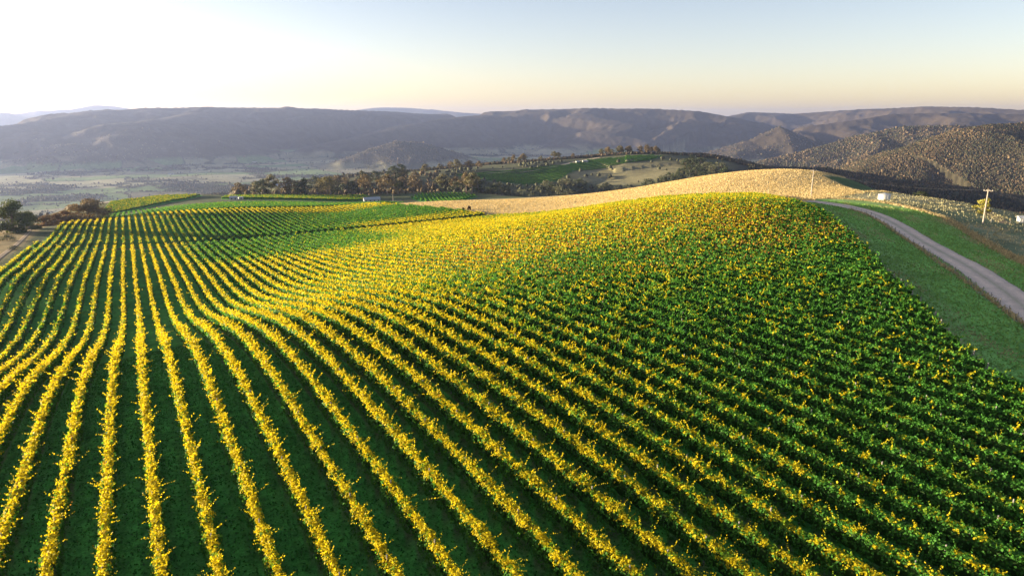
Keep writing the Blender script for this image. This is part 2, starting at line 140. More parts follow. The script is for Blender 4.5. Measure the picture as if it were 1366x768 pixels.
-750,-748,-746,-745,-743,-741,-739,-737,-735,-733,-730,-727,-724,-720,-716,-712,-707,-701,-696,-691,-686,-684,-683,-684,-686,-690,-695,-701,-707,-713,-721,-728,-736,-745,-753,-761,-768,-774,-778,-782,-784,-786,-787,-788,-788,-788,-788,-788,-789,-789,-790,-791,-793,-794,-796,-798,-800,-802,-804,-807,-809,
-754,-752,-750,-748,-746,-744,-742,-740,-737,-735,-732,-729,-725,-722,-717,-713,-708,-703,-698,-694,-691,-689,-688,-690,-693,-697,-702,-707,-714,-720,-727,-734,-742,-750,-758,-765,-772,-778,-782,-785,-788,-789,-790,-791,-791,-791,-791,-792,-792,-793,-794,-795,-797,-798,-800,-802,-804,-806,-809,-811,-813,
-757,-755,-753,-751,-749,-747,-745,-742,-739,-737,-733,-730,-727,-723,-719,-714,-710,-705,-701,-697,-695,-694,-694,-696,-699,-703,-709,-714,-720,-727,-734,-741,-748,-756,-763,-770,-776,-781,-785,-789,-791,-793,-793,-794,-794,-794,-794,-795,-795,-796,-797,-799,-800,-802,-804,-806,-808,-810,-812,-815,-817,
-761,-758,-756,-754,-752,-749,-747,-744,-741,-738,-735,-731,-728,-724,-720,-716,-711,-707,-704,-701,-699,-698,-699,-701,-705,-710,-715,-721,-727,-733,-740,-747,-754,-761,-768,-774,-780,-785,-789,-792,-794,-795,-796,-797,-797,-797,-797,-797,-798,-799,-801,-802,-804,-806,-808,-810,-812,-814,-816,-818,-821,
-764,-761,-759,-756,-754,-751,-749,-746,-743,-740,-736,-733,-729,-725,-721,-717,-713,-710,-707,-704,-703,-703,-704,-707,-711,-716,-722,-727,-733,-739,-746,-752,-759,-766,-772,-778,-783,-788,-792,-795,-797,-798,-799,-800,-800,-800,-800,-800,-801,-803,-804,-806,-808,-809,-811,-813,-815,-818,-820,-822,-824,
-766,-764,-761,-759,-756,-753,-750,-748,-744,-741,-738,-734,-730,-726,-723,-719,-715,-712,-709,-707,-706,-706,-708,-711,-716,-721,-728,-733,-739,-745,-751,-758,-764,-770,-776,-782,-787,-791,-795,-797,-800,-801,-802,-803,-803,-803,-803,-804,-805,-806,-808,-809,-811,-813,-815,-817,-819,-821,-823,-825,-828,
-769,-766,-763,-761,-758,-755,-752,-749,-746,-743,-739,-735,-732,-728,-724,-721,-717,-714,-712,-710,-709,-710,-711,-715,-719,-726,-732,-738,-744,-750,-756,-763,-769,-775,-780,-786,-790,-794,-798,-800,-802,-804,-805,-806,-806,-806,-807,-807,-808,-810,-811,-813,-815,-817,-818,-820,-823,-825,-827,-829,-831,
-771,-768,-766,-763,-760,-757,-754,-751,-747,-744,-740,-737,-733,-729,-726,-722,-719,-716,-714,-713,-712,-713,-715,-718,-723,-729,-735,-742,-748,-754,-761,-767,-773,-779,-784,-789,-794,-798,-801,-803,-805,-807,-808,-809,-809,-810,-810,-811,-812,-813,-815,-816,-818,-820,-822,-824,-826,-828,-830,-832,-834,
-773,-770,-768,-765,-762,-759,-756,-752,-749,-745,-742,-738,-735,-731,-728,-724,-721,-719,-717,-716,-715,-716,-718,-721,-726,-732,-739,-745,-752,-758,-765,-771,-777,-783,-788,-793,-797,-801,-804,-806,-808,-810,-811,-812,-813,-813,-814,-815,-816,-817,-818,-820,-822,-824,-825,-827,-829,-832,-834,-836,-838,
-775,-772,-769,-767,-763,-760,-757,-754,-750,-747,-743,-740,-736,-733,-729,-726,-724,-721,-719,-718,-718,-719,-721,-724,-729,-735,-742,-748,-755,-762,-768,-775,-781,-787,-792,-796,-800,-804,-807,-810,-812,-813,-814,-815,-816,-817,-818,-819,-820,-821,-822,-824,-825,-827,-829,-831,-833,-835,-837,-839,-841,
-777,-774,-771,-768,-765,-762,-759,-755,-752,-749,-745,-741,-738,-735,-731,-728,-726,-724,-722,-721,-721,-722,-725,-728,-733,-739,-745,-752,-758,-765,-772,-778,-784,-790,-795,-800,-804,-807,-810,-813,-815,-816,-818,-819,-820,-820,-821,-822,-823,-824,-826,-827,-829,-831,-833,-834,-836,-838,-840,-843,-845,
-779,-776,-773,-770,-767,-764,-760,-757,-754,-750,-747,-743,-740,-736,-733,-730,-728,-726,-725,-724,-724,-726,-728,-732,-736,-742,-748,-755,-762,-769,-775,-782,-788,-793,-798,-803,-807,-810,-813,-816,-818,-820,-821,-822,-823,-824,-825,-826,-827,-828,-829,-831,-832,-834,-836,-838,-840,-842,-844,-846,-848,
-781,-778,-775,-772,-769,-765,-762,-759,-755,-752,-748,-745,-741,-738,-735,-733,-730,-729,-727,-727,-728,-729,-732,-735,-740,-745,-752,-758,-765,-772,-779,-785,-791,-797,-802,-806,-810,-814,-817,-819,-821,-823,-824,-826,-827,-827,-828,-829,-830,-832,-833,-834,-836,-838,-840,-841,-843,-845,-847,-849,-851
], float).reshape(GNY, GNX) / 10.0


def near_z(x, y):
    fx = np.clip((x - GX0) / GH, 1.0, GNX - 2.001); fy = np.clip((y - GY0) / GH, 1.0, GNY - 2.001)
    i = fx.astype(int); j = fy.astype(int); a = fx - i; b = fy - j

    def cr(t):
        return (-.5 * t + t * t - .5 * t ** 3, 1 - 2.5 * t * t + 1.5 * t ** 3, .5 * t + 2 * t * t - 1.5 * t ** 3, -.5 * t * t + .5 * t ** 3)
    wx = cr(a); wy = cr(b); out = 0
    for m in range(4):
        row = 0
        for n in range(4):
            row = row + wx[n] * GRID[np.clip(j + m - 1, 0, GNY - 1), np.clip(i + n - 1, 0, GNX - 1)]
        out = out + wy[m] * row
    return out


def inside(poly, x, y):
    p = np.asarray(poly, float); r = np.zeros(np.shape(x), bool); n = len(p)
    for k in range(n):
        x1, y1 = p[k]; x2, y2 = p[(k + 1) % n]
        c = ((y1 > y) != (y2 > y))
        with np.errstate(divide='ignore', invalid='ignore'):
            r ^= c & (x < (x2 - x1) * (y - y1) / (y2 - y1 + 1e-12) + x1)
    return r


def poly_dist(poly, x, y, closed=True):
    p = np.asarray(poly, float); n = len(p); best = np.full(np.shape(x), 1e18)
    for k in range(n if closed else n - 1):
        x1, y1 = p[k]; x2, y2 = p[(k + 1) % n]; dx, dy = x2 - x1, y2 - y1
        t = np.clip(((x - x1) * dx + (y - y1) * dy) / (dx * dx + dy * dy + 1e-9), 0, 1)
        best = np.minimum(best, (x - x1 - t * dx) ** 2 + (y - y1 - t * dy) ** 2)
    return np.sqrt(best)


NEAR_POLY = [(-62, -60), (-64, 340), (-52, 440), (-30, 560), (-22, 700), (60, 735), (230, 735), (330, 735), (365, 420), (362, 235), (330, 90), (230, -60)]


def signed(poly, x, y):
    d = poly_dist(poly, x, y)
    return np.where(inside(poly, x, y), -d, d)


FLOOR = -285.0
# crest lines of the hills: (u, v, distance) of points on them, slope of the flanks, rounding, spur strength
RIDGES = [
    ([(255, 283, 1000), (330, 264, 980), (430, 252, 1000), (520, 239, 1080), (600, 229, 1150), (700, 219, 1200), (780, 212, 1250), (835, 206, 1270), (885, 206, 1250), (925, 217, 1180), (965, 231, 1080), (1010, 250, 980)], .13, 60, .15),
    ([(1105, 250, 1900), (1150, 228, 2000), (1200, 205, 2100), (1240, 188, 2150), (1280, 172, 2200), (1320, 165, 2250), (1366, 163, 2300), (1480, 158, 2300)], .36, 60, .42),
    ([(985, 222, 3300), (1040, 208, 3350), (1100, 192, 3400), (1150, 178, 3450), (1200, 168, 3500), (1260, 166, 3600), (1330, 167, 3700), (1450, 168, 3700)], .34, 90, .5),
    ([(1000, 186, 4900), (1042, 168, 5000), (1085, 186, 5000), (1120, 196, 5100)], .33, 50, .3),
    ([(960, 158, 9000), (1000, 150, 9200), (1060, 152, 9300), (1120, 148, 9300), (1180, 145, 8600), (1240, 142, 8200), (1300, 143, 8000), (1366, 147, 7800), (1500, 145, 7800)], .30, 150, .6),
    ([(1130, 162, 6300), (1190, 152, 6500), (1250, 151, 6600), (1366, 153, 6600), (1500, 155, 6400)], .30, 120, .6),
    ([(630, 157, 8000), (660, 150, 7800), (720, 146, 7500), (790, 145, 7300), (870, 145, 7200), (930, 148, 7100), (985, 158, 7000), (1030, 176, 6700), (1060, 192, 6400)], .30, 140, .6),
    ([(470, 186, 5600), (520, 172, 6000), (580, 160, 6600), (650, 153, 7200)], .30, 100, .5),
    ([(462, 209, 4250), (492, 197, 4300), (528, 186, 4350), (560, 188, 4400), (598, 199, 4500)], .44, 50, .25),
    ([(-160, 178, 5600), (-60, 172, 5700), (20, 166, 5800), (70, 158, 6100), (115, 150, 6500), (150, 147, 6800), (220, 145, 7000), (300, 143.5, 7200), (380, 144, 7300), (450, 146, 7600), (520, 149, 7900), (580, 153, 8200)], .27, 160, .65),
    ([(150, 166, 5400), (190, 162, 5600), (230, 157, 6000), (260, 150, 6500)], .32, 90, .5),
    ([(-120, 150, 13000), (-30, 150, 13500), (10, 151, 13800), (40, 160, 13500)], .20, 200, .3),
    ([(60, 148, 15000), (100, 145, 15200), (128, 140.5, 15500), (150, 141.5, 15500), (180, 146, 15500), (230, 150, 15500)], .22, 150, .3),
    ([(470, 148, 15000), (500, 143.5, 15200), (540, 144, 15300), (570, 146, 15000), (610, 150, 14500), (640, 152, 14500), (665, 154, 14500)], .20, 200, .3),
]


def far_z(x, y):
    r = np.hypot(x, y)
    z = FLOOR + 9 * fbm(x / 900, y / 900, 3) + 5 * fbm(x / 260 + 5, y / 260, 3)
    n1 = np.abs(fbm(x / 620 + 11, y / 620 - 4, 4)); n2 = fbm(x / 1500 - 7, y / 1500 + 2, 3); n4 = np.abs(fbm(x / 1500 + 2, y / 1500 + 31, 3))
    canopy = 7.5 * fbm(x / 50, y / 50, 3) * sstep(3600, 5200, r)
    for k, (pts, sl, rd, sp) in enumerate(RIDGES):
        a = np.array(pts, float); P = at_dist(a[:, 0], a[:, 1], a[:, 2]); P[:, 2] -= 11 * sstep(1500, 3000, a[:, 2]) * sstep(5600, 4600, a[:, 2])
        best = np.full(np.shape(x), 1e18); cz = np.zeros(np.shape(x))
        for i in range(len(P) - 1):
            x1, y1, z1 = P[i]; x2, y2, z2 = P[i + 1]; dx, dy = x2 - x1, y2 - y1
            t = np.clip(((x - x1) * dx + (y - y1) * dy) / (dx * dx + dy * dy), 0, 1)
            d2 = (x - x1 - t * dx) ** 2 + (y - y1 - t * dy) ** 2
            m = d2 < best
            best = np.where(m, d2, best); cz = np.where(m, z1 + t * (z2 - z1), cz)
        d = np.sqrt(best)
        drop = sl * (np.sqrt(d * d + rd * rd) - rd) * (1 + .45 * sp * n2)
        gully = sp * np.minimum(d * .62, 190) * (n1 * 2.6 - .30)
        big = sstep(2800, 5000, a[:, 2].mean()) * sp * np.minimum(d * .5, 260) * (n4 * 2.4 - .35)
        gully = gully * (1 - .35 * sstep(2800, 5000, a[:, 2].mean())) + big
        zr = cz - drop - np.maximum(gully, -25) + sp * 5 * n2 * np.minimum(1, d / 150)
        kk = 14.0
        h = np.clip(.5 + .5 * (z - zr) / kk, 0, 1)
        z = zr + (z - zr) * h + kk * h * (1 - h)
    return z + canopy * sstep(-262, -235, z)


def height(x, y):
    x = np.asarray(x, float); y = np.asarray(y, float)
    sh = np.shape(x); x = x.ravel(); y = y.ravel()
    r = np.hypot(x, y)
    sd = signed(NEAR_POLY, x, y)
    out = np.maximum(sd, 0)
    zn = near_z(x, y) - np.where(out > 0, .34 * (np.sqrt(out * out + 900) - 30), 0)
    z = zn.copy()
    f = (sd > 15)
    if f.any():
        zf = far_z(x[f], y[f]); k = 5.0
        h = np.clip(.5 + .5 * (zn[f] - zf) / k, 0, 1)
        z[f] = zf + (zn[f] - zf) * h + k * h * (1 - h) * np.clip((sd[f] - 15) / 40, 0, 1)
    return z.reshape(sh)


def hit(u, v, d0=20.0, d1=9000.0, n=900):
    """where the sight line of a pixel first meets the terrain"""
    u = np.atleast_1d(np.asarray(u, float)); v = np.atleast_1d(np.asarray(v, float))
    d = ray(u, v); hl = np.hypot(d[:, 0], d[:, 1]); d = d / hl[:, None]
    t = np.geomspace(d0, d1, n)
    X = d[:, :1] * t; Y = d[:, 1:2] * t; Zr = d[:, 2:3] * t
    below = Zr < height(X, Y)
    k = np.argmax(below, 1); k = np.where(below.any(1), k, n - 1)
    lo = t[np.maximum(k - 1, 0)]; hi = t[k]
    for _ in range(14):
        mid = .5 * (lo + hi); b = d[:, 2] * mid < height(d[:, 0] * mid, d[:, 1] * mid)
        hi = np.where(b, mid, hi); lo = np.where(b, lo, mid)
    x = d[:, 0] * hi; y = d[:, 1] * hi
    return np.stack([x, y, height(x, y)], 1)


# ------------------------------------------------------------------ mesh helpers
def link(o, parent=None):
    COL.objects.link(o)
    if parent is not None:
        o.parent = parent
    return o


def mesh_np(name, V, F, mats, col=None, smooth=False, matidx=None, loc=(0, 0, 0), parent=None, vcol=None):
    """V (n,3), F (m,k) all faces with k corners; col = per-face colour, vcol = per-vertex colour"""
    V = np.asarray(V, np.float32); F = np.asarray(F, np.int32)
    me = bpy.data.meshes.new(name)
    me.vertices.add(len(V)); me.vertices.foreach_set('co', (V - np.asarray(loc, np.float32)).ravel())
    m, k = F.shape
    me.loops.add(m * k); me.loops.foreach_set('vertex_index', F.ravel())
    me.polygons.add(m); me.polygons.foreach_set('loop_start', np.arange(0, m * k, k, dtype=np.int32))
    if smooth:
        me.polygons.foreach_set('use_smooth', np.ones(m, bool))
    for mm in (mats if isinstance(mats, (list, tuple)) else [mats]):
        me.materials.append(mm)
    if matidx is not None:
        me.polygons.foreach_set('material_index', np.asarray(matidx, np.int32))
    me.update(calc_edges=True)
    for dom, c in (('FACE', col), ('POINT', vcol)):
        if c is not None:
            c = np.asarray(c, np.float32)
            if c.shape[1] == 3:
                c = np.concatenate([c, np.ones((len(c), 1), np.float32)], 1)
            at = me.attributes.new('col', 'FLOAT_COLOR', dom); at.data.foreach_set('color', c.ravel())
    o = bpy.data.objects.new(name, me); o.location = loc
    return link(o, parent)


def tag(o, label=None, cat=None, group=None, kind=None):
    if label: o['label'] = label
    if cat: o['category'] = cat
    if group: o['group'] = group
    if kind: o['kind'] = kind
    return o


def empty(name, loc):
    o = bpy.data.objects.new(name, None); o.location = loc; o.empty_display_size = .3
    return link(o)


class MB:
    """collects boxes, tubes, quads into one mesh"""
    def __init__(s): s.v = []; s.f = []

    def add(s, V, F):
        n = len(s.v); s.v += [tuple(map(float, p)) for p in V]; s.f += [tuple(n + i for i in q) for q in F]

    def box(s, c, size, rz=0.0):
        a, b, h = np.array(size) / 2; V = []
        for dz in (-h, h):
            for dx, dy in ((-a, -b), (a, -b), (a, b), (-a, b)):
                V.append((c[0] + dx * math.cos(rz) - dy * math.sin(rz), c[1] + dx * math.sin(rz) + dy * math.cos(rz), c[2] + dz))
        s.add(V, [(3, 2, 1, 0), (4, 5, 6, 7), (0, 1, 5, 4), (1, 2, 6, 5), (2, 3, 7, 6), (3, 0, 4, 7)])

    def tube(s, P, R, n=8, cap=True):
        P = [np.array(p, float) for p in P]; V = []; F = []
        for i, p in enumerate(P):
            t = P[min(i + 1, len(P) - 1)] - P[max(i - 1, 0)]; t /= np.linalg.norm(t) + 1e-9
            a = np.cross(t, (0, 0, 1) if abs(t[2]) < .9 else (1, 0, 0)); a /= np.linalg.norm(a); b = np.cross(t, a)
            for k in range(n):
                q = 2 * math.pi * k / n; V.append(p + R[i] * (a * math.cos(q) + b * math.sin(q)))
        for i in range(len(P) - 1):
            for k in range(n):
                F.append((i * n + k, i * n + (k + 1) % n, (i + 1) * n + (k + 1) % n, (i + 1) * n + k))
        if cap:
            F.append(tuple(range(n))); F.append(tuple(range((len(P) - 1) * n, len(P) * n))[::-1])
        s.add(V, F)

    def build(s, name, mat, parent=None, loc=(0, 0, 0), smooth=False):
        me = bpy.data.meshes.new(name); me.from_pydata([tuple(np.array(p) - np.array(loc)) for p in s.v], [], s.f)
        me.materials.append(mat); me.update()
        if smooth:
            for p in me.polygons: p.use_smooth = True
        o = bpy.data.objects.new(name, me); o.location = loc
        return link(o, parent)


# ------------------------------------------------------------------ materials
def new_mat(name):
    m = bpy.data.materials.new(name); m.use_nodes = True
    nt = m.node_tree; nt.nodes.clear()
    out = nt.nodes.new('ShaderNodeOutputMaterial')
    return m, nt, out


def N(nt, t, **kw):
    n = nt.nodes.new(t)
    for k, v in kw.items():
        if k.startswith('i_'):
            n.inputs[k[2:].replace('_', ' ')].default_value = v
        else:
            setattr(n, k, v)
    return n


def plain(name, c, rough=.6, metal=0.0, var=.15, scale=3.0):
    m, nt, out = new_mat(name); L = nt.links
    p = N(nt, 'ShaderNodeBsdfPrincipled'); p.inputs['Roughness'].default_value = rough; p.inputs['Metallic'].default_value = metal
    tc = N(nt, 'ShaderNodeTexCoord'); no = N(nt, 'ShaderNodeTexNoise'); no.inputs['Scale'].default_value = scale; no.inputs['Detail'].default_value = 6
    L.new(tc.outputs['Object'], no.inputs['Vector'])
    mx = N(nt, 'ShaderNodeMix', data_type='RGBA')
    mx.inputs[6].default_value = (*[q * (1 - var) for q in c], 1); mx.inputs[7].default_value = (*[min(1, q * (1 + var)) for q in c], 1)
    L.new(no.outputs['Fac'], mx.inputs[0]); L.new(mx.outputs[2], p.inputs['Base Color']); L.new(p.outputs[0], out.inputs[0])
    return m


def leaf_mat(name, trans=.4, spec=.25, tint=(1.15, 1.05, .6)):
    m, nt, out = new_mat(name); L = nt.links
    at = N(nt, 'ShaderNodeAttribute', attribute_name='col')
    p = N(nt, 'ShaderNodeBsdfPrincipled'); p.inputs['Roughness'].default_value = .55; p.inputs['Specular IOR Level'].default_value = spec
    tr = N(nt, 'ShaderNodeBsdfTranslucent')
    mu = N(nt, 'ShaderNodeMix', data_type='RGBA', blend_type='MULTIPLY'); mu.inputs[0].default_value = 1; mu.inputs[7].default_value = (*tint, 1)
    L.new(at.outputs['Color'], p.inputs['Base Color']); L.new(at.outputs['Color'], mu.inputs[6]); L.new(mu.outputs[2], tr.inputs['Color'])
    mx = N(nt, 'ShaderNodeMixShader'); mx.inputs[0].default_value = trans
    L.new(p.outputs[0], mx.inputs[1]); L.new(tr.outputs[0], mx.inputs[2]); L.new(mx.outputs[0], out.inputs[0])
    return m


def ground_mat(name, attr=True, base=(.1, .1, .1), scales=((.15, .5), (1.3, .5), (9, .4)), bump=.25, bscale=6.0, bdist=.15):
    """earth-like surface: vertex colour (or base) broken up by several octaves of noise, with a bump"""
    m, nt, out = new_mat(name); L = nt.links
    p = N(nt, 'ShaderNodeBsdfPrincipled'); p.inputs['Roughness'].default_value = .95; p.inputs['Specular IOR Level'].default_value = .1
    geo = N(nt, 'ShaderNodeNewGeometry')
    if attr:
        src = N(nt, 'ShaderNodeAttribute', attribute_name='col').outputs['Color']
    else:
        r = N(nt, 'ShaderNodeRGB'); r.outputs[0].default_value = (*base, 1); src = r.outputs[0]
    for s, amt in scales:
        no = N(nt, 'ShaderNodeTexNoise'); no.inputs['Scale'].default_value = s; no.inputs['Detail'].default_value = 5; no.inputs['Roughness'].default_value = .65
        L.new(geo.outputs['Position'], no.inputs['Vector'])
        mr = N(nt, 'ShaderNodeMapRange'); mr.inputs[1].default_value = .3; mr.inputs[2].default_value = .7
        mr.inputs[3].default_value = 1 - amt; mr.inputs[4].default_value = 1 + amt
        L.new(no.outputs['Fac'], mr.inputs[0])
        vm = N(nt, 'ShaderNodeVectorMath', operation='SCALE'); L.new(src, vm.inputs[0]); L.new(mr.outputs[0], vm.inputs['Scale']); src = vm.outputs[0]
    L.new(src, p.inputs['Base Color'])
    no = N(nt, 'ShaderNodeTexNoise'); no.inputs['Scale'].default_value = bscale; no.inputs['Detail'].default_value = 6
    L.new(geo.outputs['Position'], no.inputs['Vector'])
    bp = N(nt, 'ShaderNodeBump'); bp.inputs['Strength'].default_value = bump; bp.inputs['Distance'].default_value = bdist
    L.new(no.outputs['Fac'], bp.inputs['Height']); L.new(bp.outputs[0], p.inputs['Normal'])
    L.new(p.outputs[0], out.inputs[0])
    return m


M_VINE = leaf_mat('vine_leaf', .5, .08)
M_TREE = leaf_mat('tree_leaf', .25, .12, (1.1, 1.0, .7))
M_GRASS = leaf_mat('grass_blade', .35, .15, (1.1, 1.0, .7))
M_BARK = plain('bark', (.16, .12, .09), .9, var=.4, scale=2)
M_POSTW = plain('weathered_timber', (.25, .225, .20), .9, var=.35, scale=4)
M_POLE = plain('pole_timber', (.31, .265, .22), .85, var=.3, scale=2)
M_STEEL = plain('galvanised_steel', (.55, .56, .57), .45, .6, var=.1)
M_WIRE = plain('fence_wire', (.25, .25, .25), .5, .7)
M_CERAMIC = plain('insulator_ceramic', (.45, .42, .38), .4)
M_TANK = plain('pale_tank_steel', (.50, .51, .50), .5, .15, var=.08, scale=1)
M_WALL = plain('painted_board', (.52, .50, .47), .7, var=.08)
M_ROOF = plain('pale_iron_roof', (.42, .43, .44), .45, .2, var=.08)
M_GLASS = plain('window_glass', (.04, .05, .06), .1)
M_DOOR = plain('shed_door', (.30, .31, .33), .6)
M_FOREST = leaf_mat('forest_leaf', .1, .05, (1, 1, .8))

# ------------------------------------------------------------------ plan of the place
S_OFF = -.31 * 3.0
bpx = np.array([(1366, 520), (1314, 489), (1264, 443), (1225, 400), (1185, 365), (1165, 340), (1135, 310), (1103, 285), (1082, 275)], float)
BOUND = hit(bpx[:, 0], bpx[:, 1] + .05 * (bpx[:, 1] - 158))
A_POLY = [(-34.4, 3), (50, 3)] + [tuple(p[:2]) for p in BOUND] + [(214, 186), (202, 235), (188, 275), (165, 308), (-34.4, 308)]
B_POLY = [(-34.4, 316), (163, 316), (157, 350), (148, 400), (140, 444), (-30.5, 444)]
C_POLY = [(-18, 453), (150, 453), (185, 500), (192, 566), (-18, 566)]
D1_POLY = [(-20, 585), (8, 610), (42, 660), (62, 722), (25, 722), (-14, 690)]
D2_POLY = [(72, 655), (136, 640), (185, 640), (212, 662), (218, 712), (150, 728), (82, 705)]
H_POLY = [(236, 560), (262, 575), (318, 640), (318, 690), (280, 705), (252, 660)]
fpx = np.array([(600, 233), (690, 231.5), (735, 225), (785, 214), (838, 208.5), (886, 208.5), (868, 214), (800, 219), (770, 226), (745, 241), (700, 247), (640, 239)], float)
F_POLY = [tuple(p[:2]) for p in hit(fpx[:, 0], fpx[:, 1], 600)]
dpx = np.array([(765, 229), (800, 221), (870, 215.5), (905, 217), (915, 226), (890, 236), (850, 245), (800, 248), (770, 240)], float)
DRY_POLY = [tuple(p[:2]) for p in hit(dpx[:, 0], dpx[:, 1], 600)]
wpx = np.array([(1098, 234.5), (1130, 238.5), (1155, 246), (1172, 255.5), (1150, 255), (1128, 248), (1110, 240)], float)
WEDGE = [tuple(p[:2]) for p in hit(wpx[:, 0], wpx[:, 1], 250)]
G_POLY = [(118, 590), (142, 480), (152, 400), (160, 350), (169, 311), (192, 275), (206, 235), (219, 186), (205, 158), (262, 172), (330, 170), (420, 200), (420, 330), (340, 460), (230, 520), (160, 620)]


def pxline(pts, d0=60):
    a = np.array(pts, float); return hit(a[:, 0], a[:, 1], d0)[:, :2]


ROAD = pxline([(1366, 410), (1347, 394), (1317.6, 373), (1288, 353), (1259, 338), (1229.7, 322), (1205, 306), (1180, 291.5), (1155, 282), (1130, 275.5), (1100, 270.5), (1075, 267.8), (1050, 266.8)])
ROAD = np.vstack([ROAD[0] + (ROAD[0] - ROAD[2]) * 3.0, ROAD])
VERGE = pxline([(1366, 350), (1332, 333), (1303, 317), (1273.6, 298.5), (1259, 290), (1215, 277), (1171, 269), (1130, 265.5), (1090, 264)])
VERGE = np.vstack([VERGE[0] + (VERGE[0] - VERGE[1]) * 2.0, VERGE])
FENCE = pxline([(1366, 434), (1340, 413), (1307, 389), (1274, 365), (1252, 350), (1230, 333), (1200, 314), (1175, 296), (1153.5, 285.5), (1135, 279.5)])
FENCE = np.vstack([FENCE[0] + (FENCE[0] - FENCE[1]) * 1.5, FENCE])
PADDOCK = [tuple(p) for p in VERGE] + [(262, 172), (300, 190), (345, 215), (430, 150), (330, 40), (200, 20)]
LTRACK = np.array([(-60, 150), (-47, 190), (-42, 213), (-40.5, 260), (-42, 330), (-43, 400), (-50, 450)], float)
PATCH = pxline([(1317, 281), (1326, 288), (1338, 297)])


def smooth_line(P, step):
    P = np.asarray(P, float)
    Q = [P[0]]
    for _ in range(2):                      # Chaikin
        R = [P[0]]
        for a, b in zip(P[:-1], P[1:]):
            R += [a * .75 + b * .25, a * .25 + b * .75]
        R.append(P[-1]); P = np.array(R)
    s = np.r_[0, np.cumsum(np.hypot(*np.diff(P, axis=0).T))]
    n = max(2, int(s[-1] / step)); t = np.linspace(0, s[-1], n)
    return np.stack([np.interp(t, s, P[:, 0]), np.interp(t, s, P[:, 1])], 1), t


def mixc(c, d, w):
    return c * (1 - w[:, None]) + np.asarray(d, float) * w[:, None]


def wood_mask(x, y):
    """0..1: how much woodland stands on the far ground"""
    n = fbm(x / 420 + 3, y / 420 + 8, 4) + .45 * fbm(x / 110, y / 110 - 3, 3)
    n2 = fbm(x / 900 + 3, (y) / 900 - 20, 3)
    ex = np.abs(((x + 60 * fbm(x / 300, y / 300, 2)) / 330) % 1 - .5); ey = np.abs(((y + 60 * fbm(x / 300 + 9, y / 300, 2)) / 240) % 1 - .5)
    hedge = np.maximum(sstep(.478, .492, ex), sstep(.474, .490, ey)) * sstep(-.25, .1, n2 + fbm(x / 150, y / 150, 2))
    return np.maximum(sstep(.12, .22, n + .35 * n2), hedge)


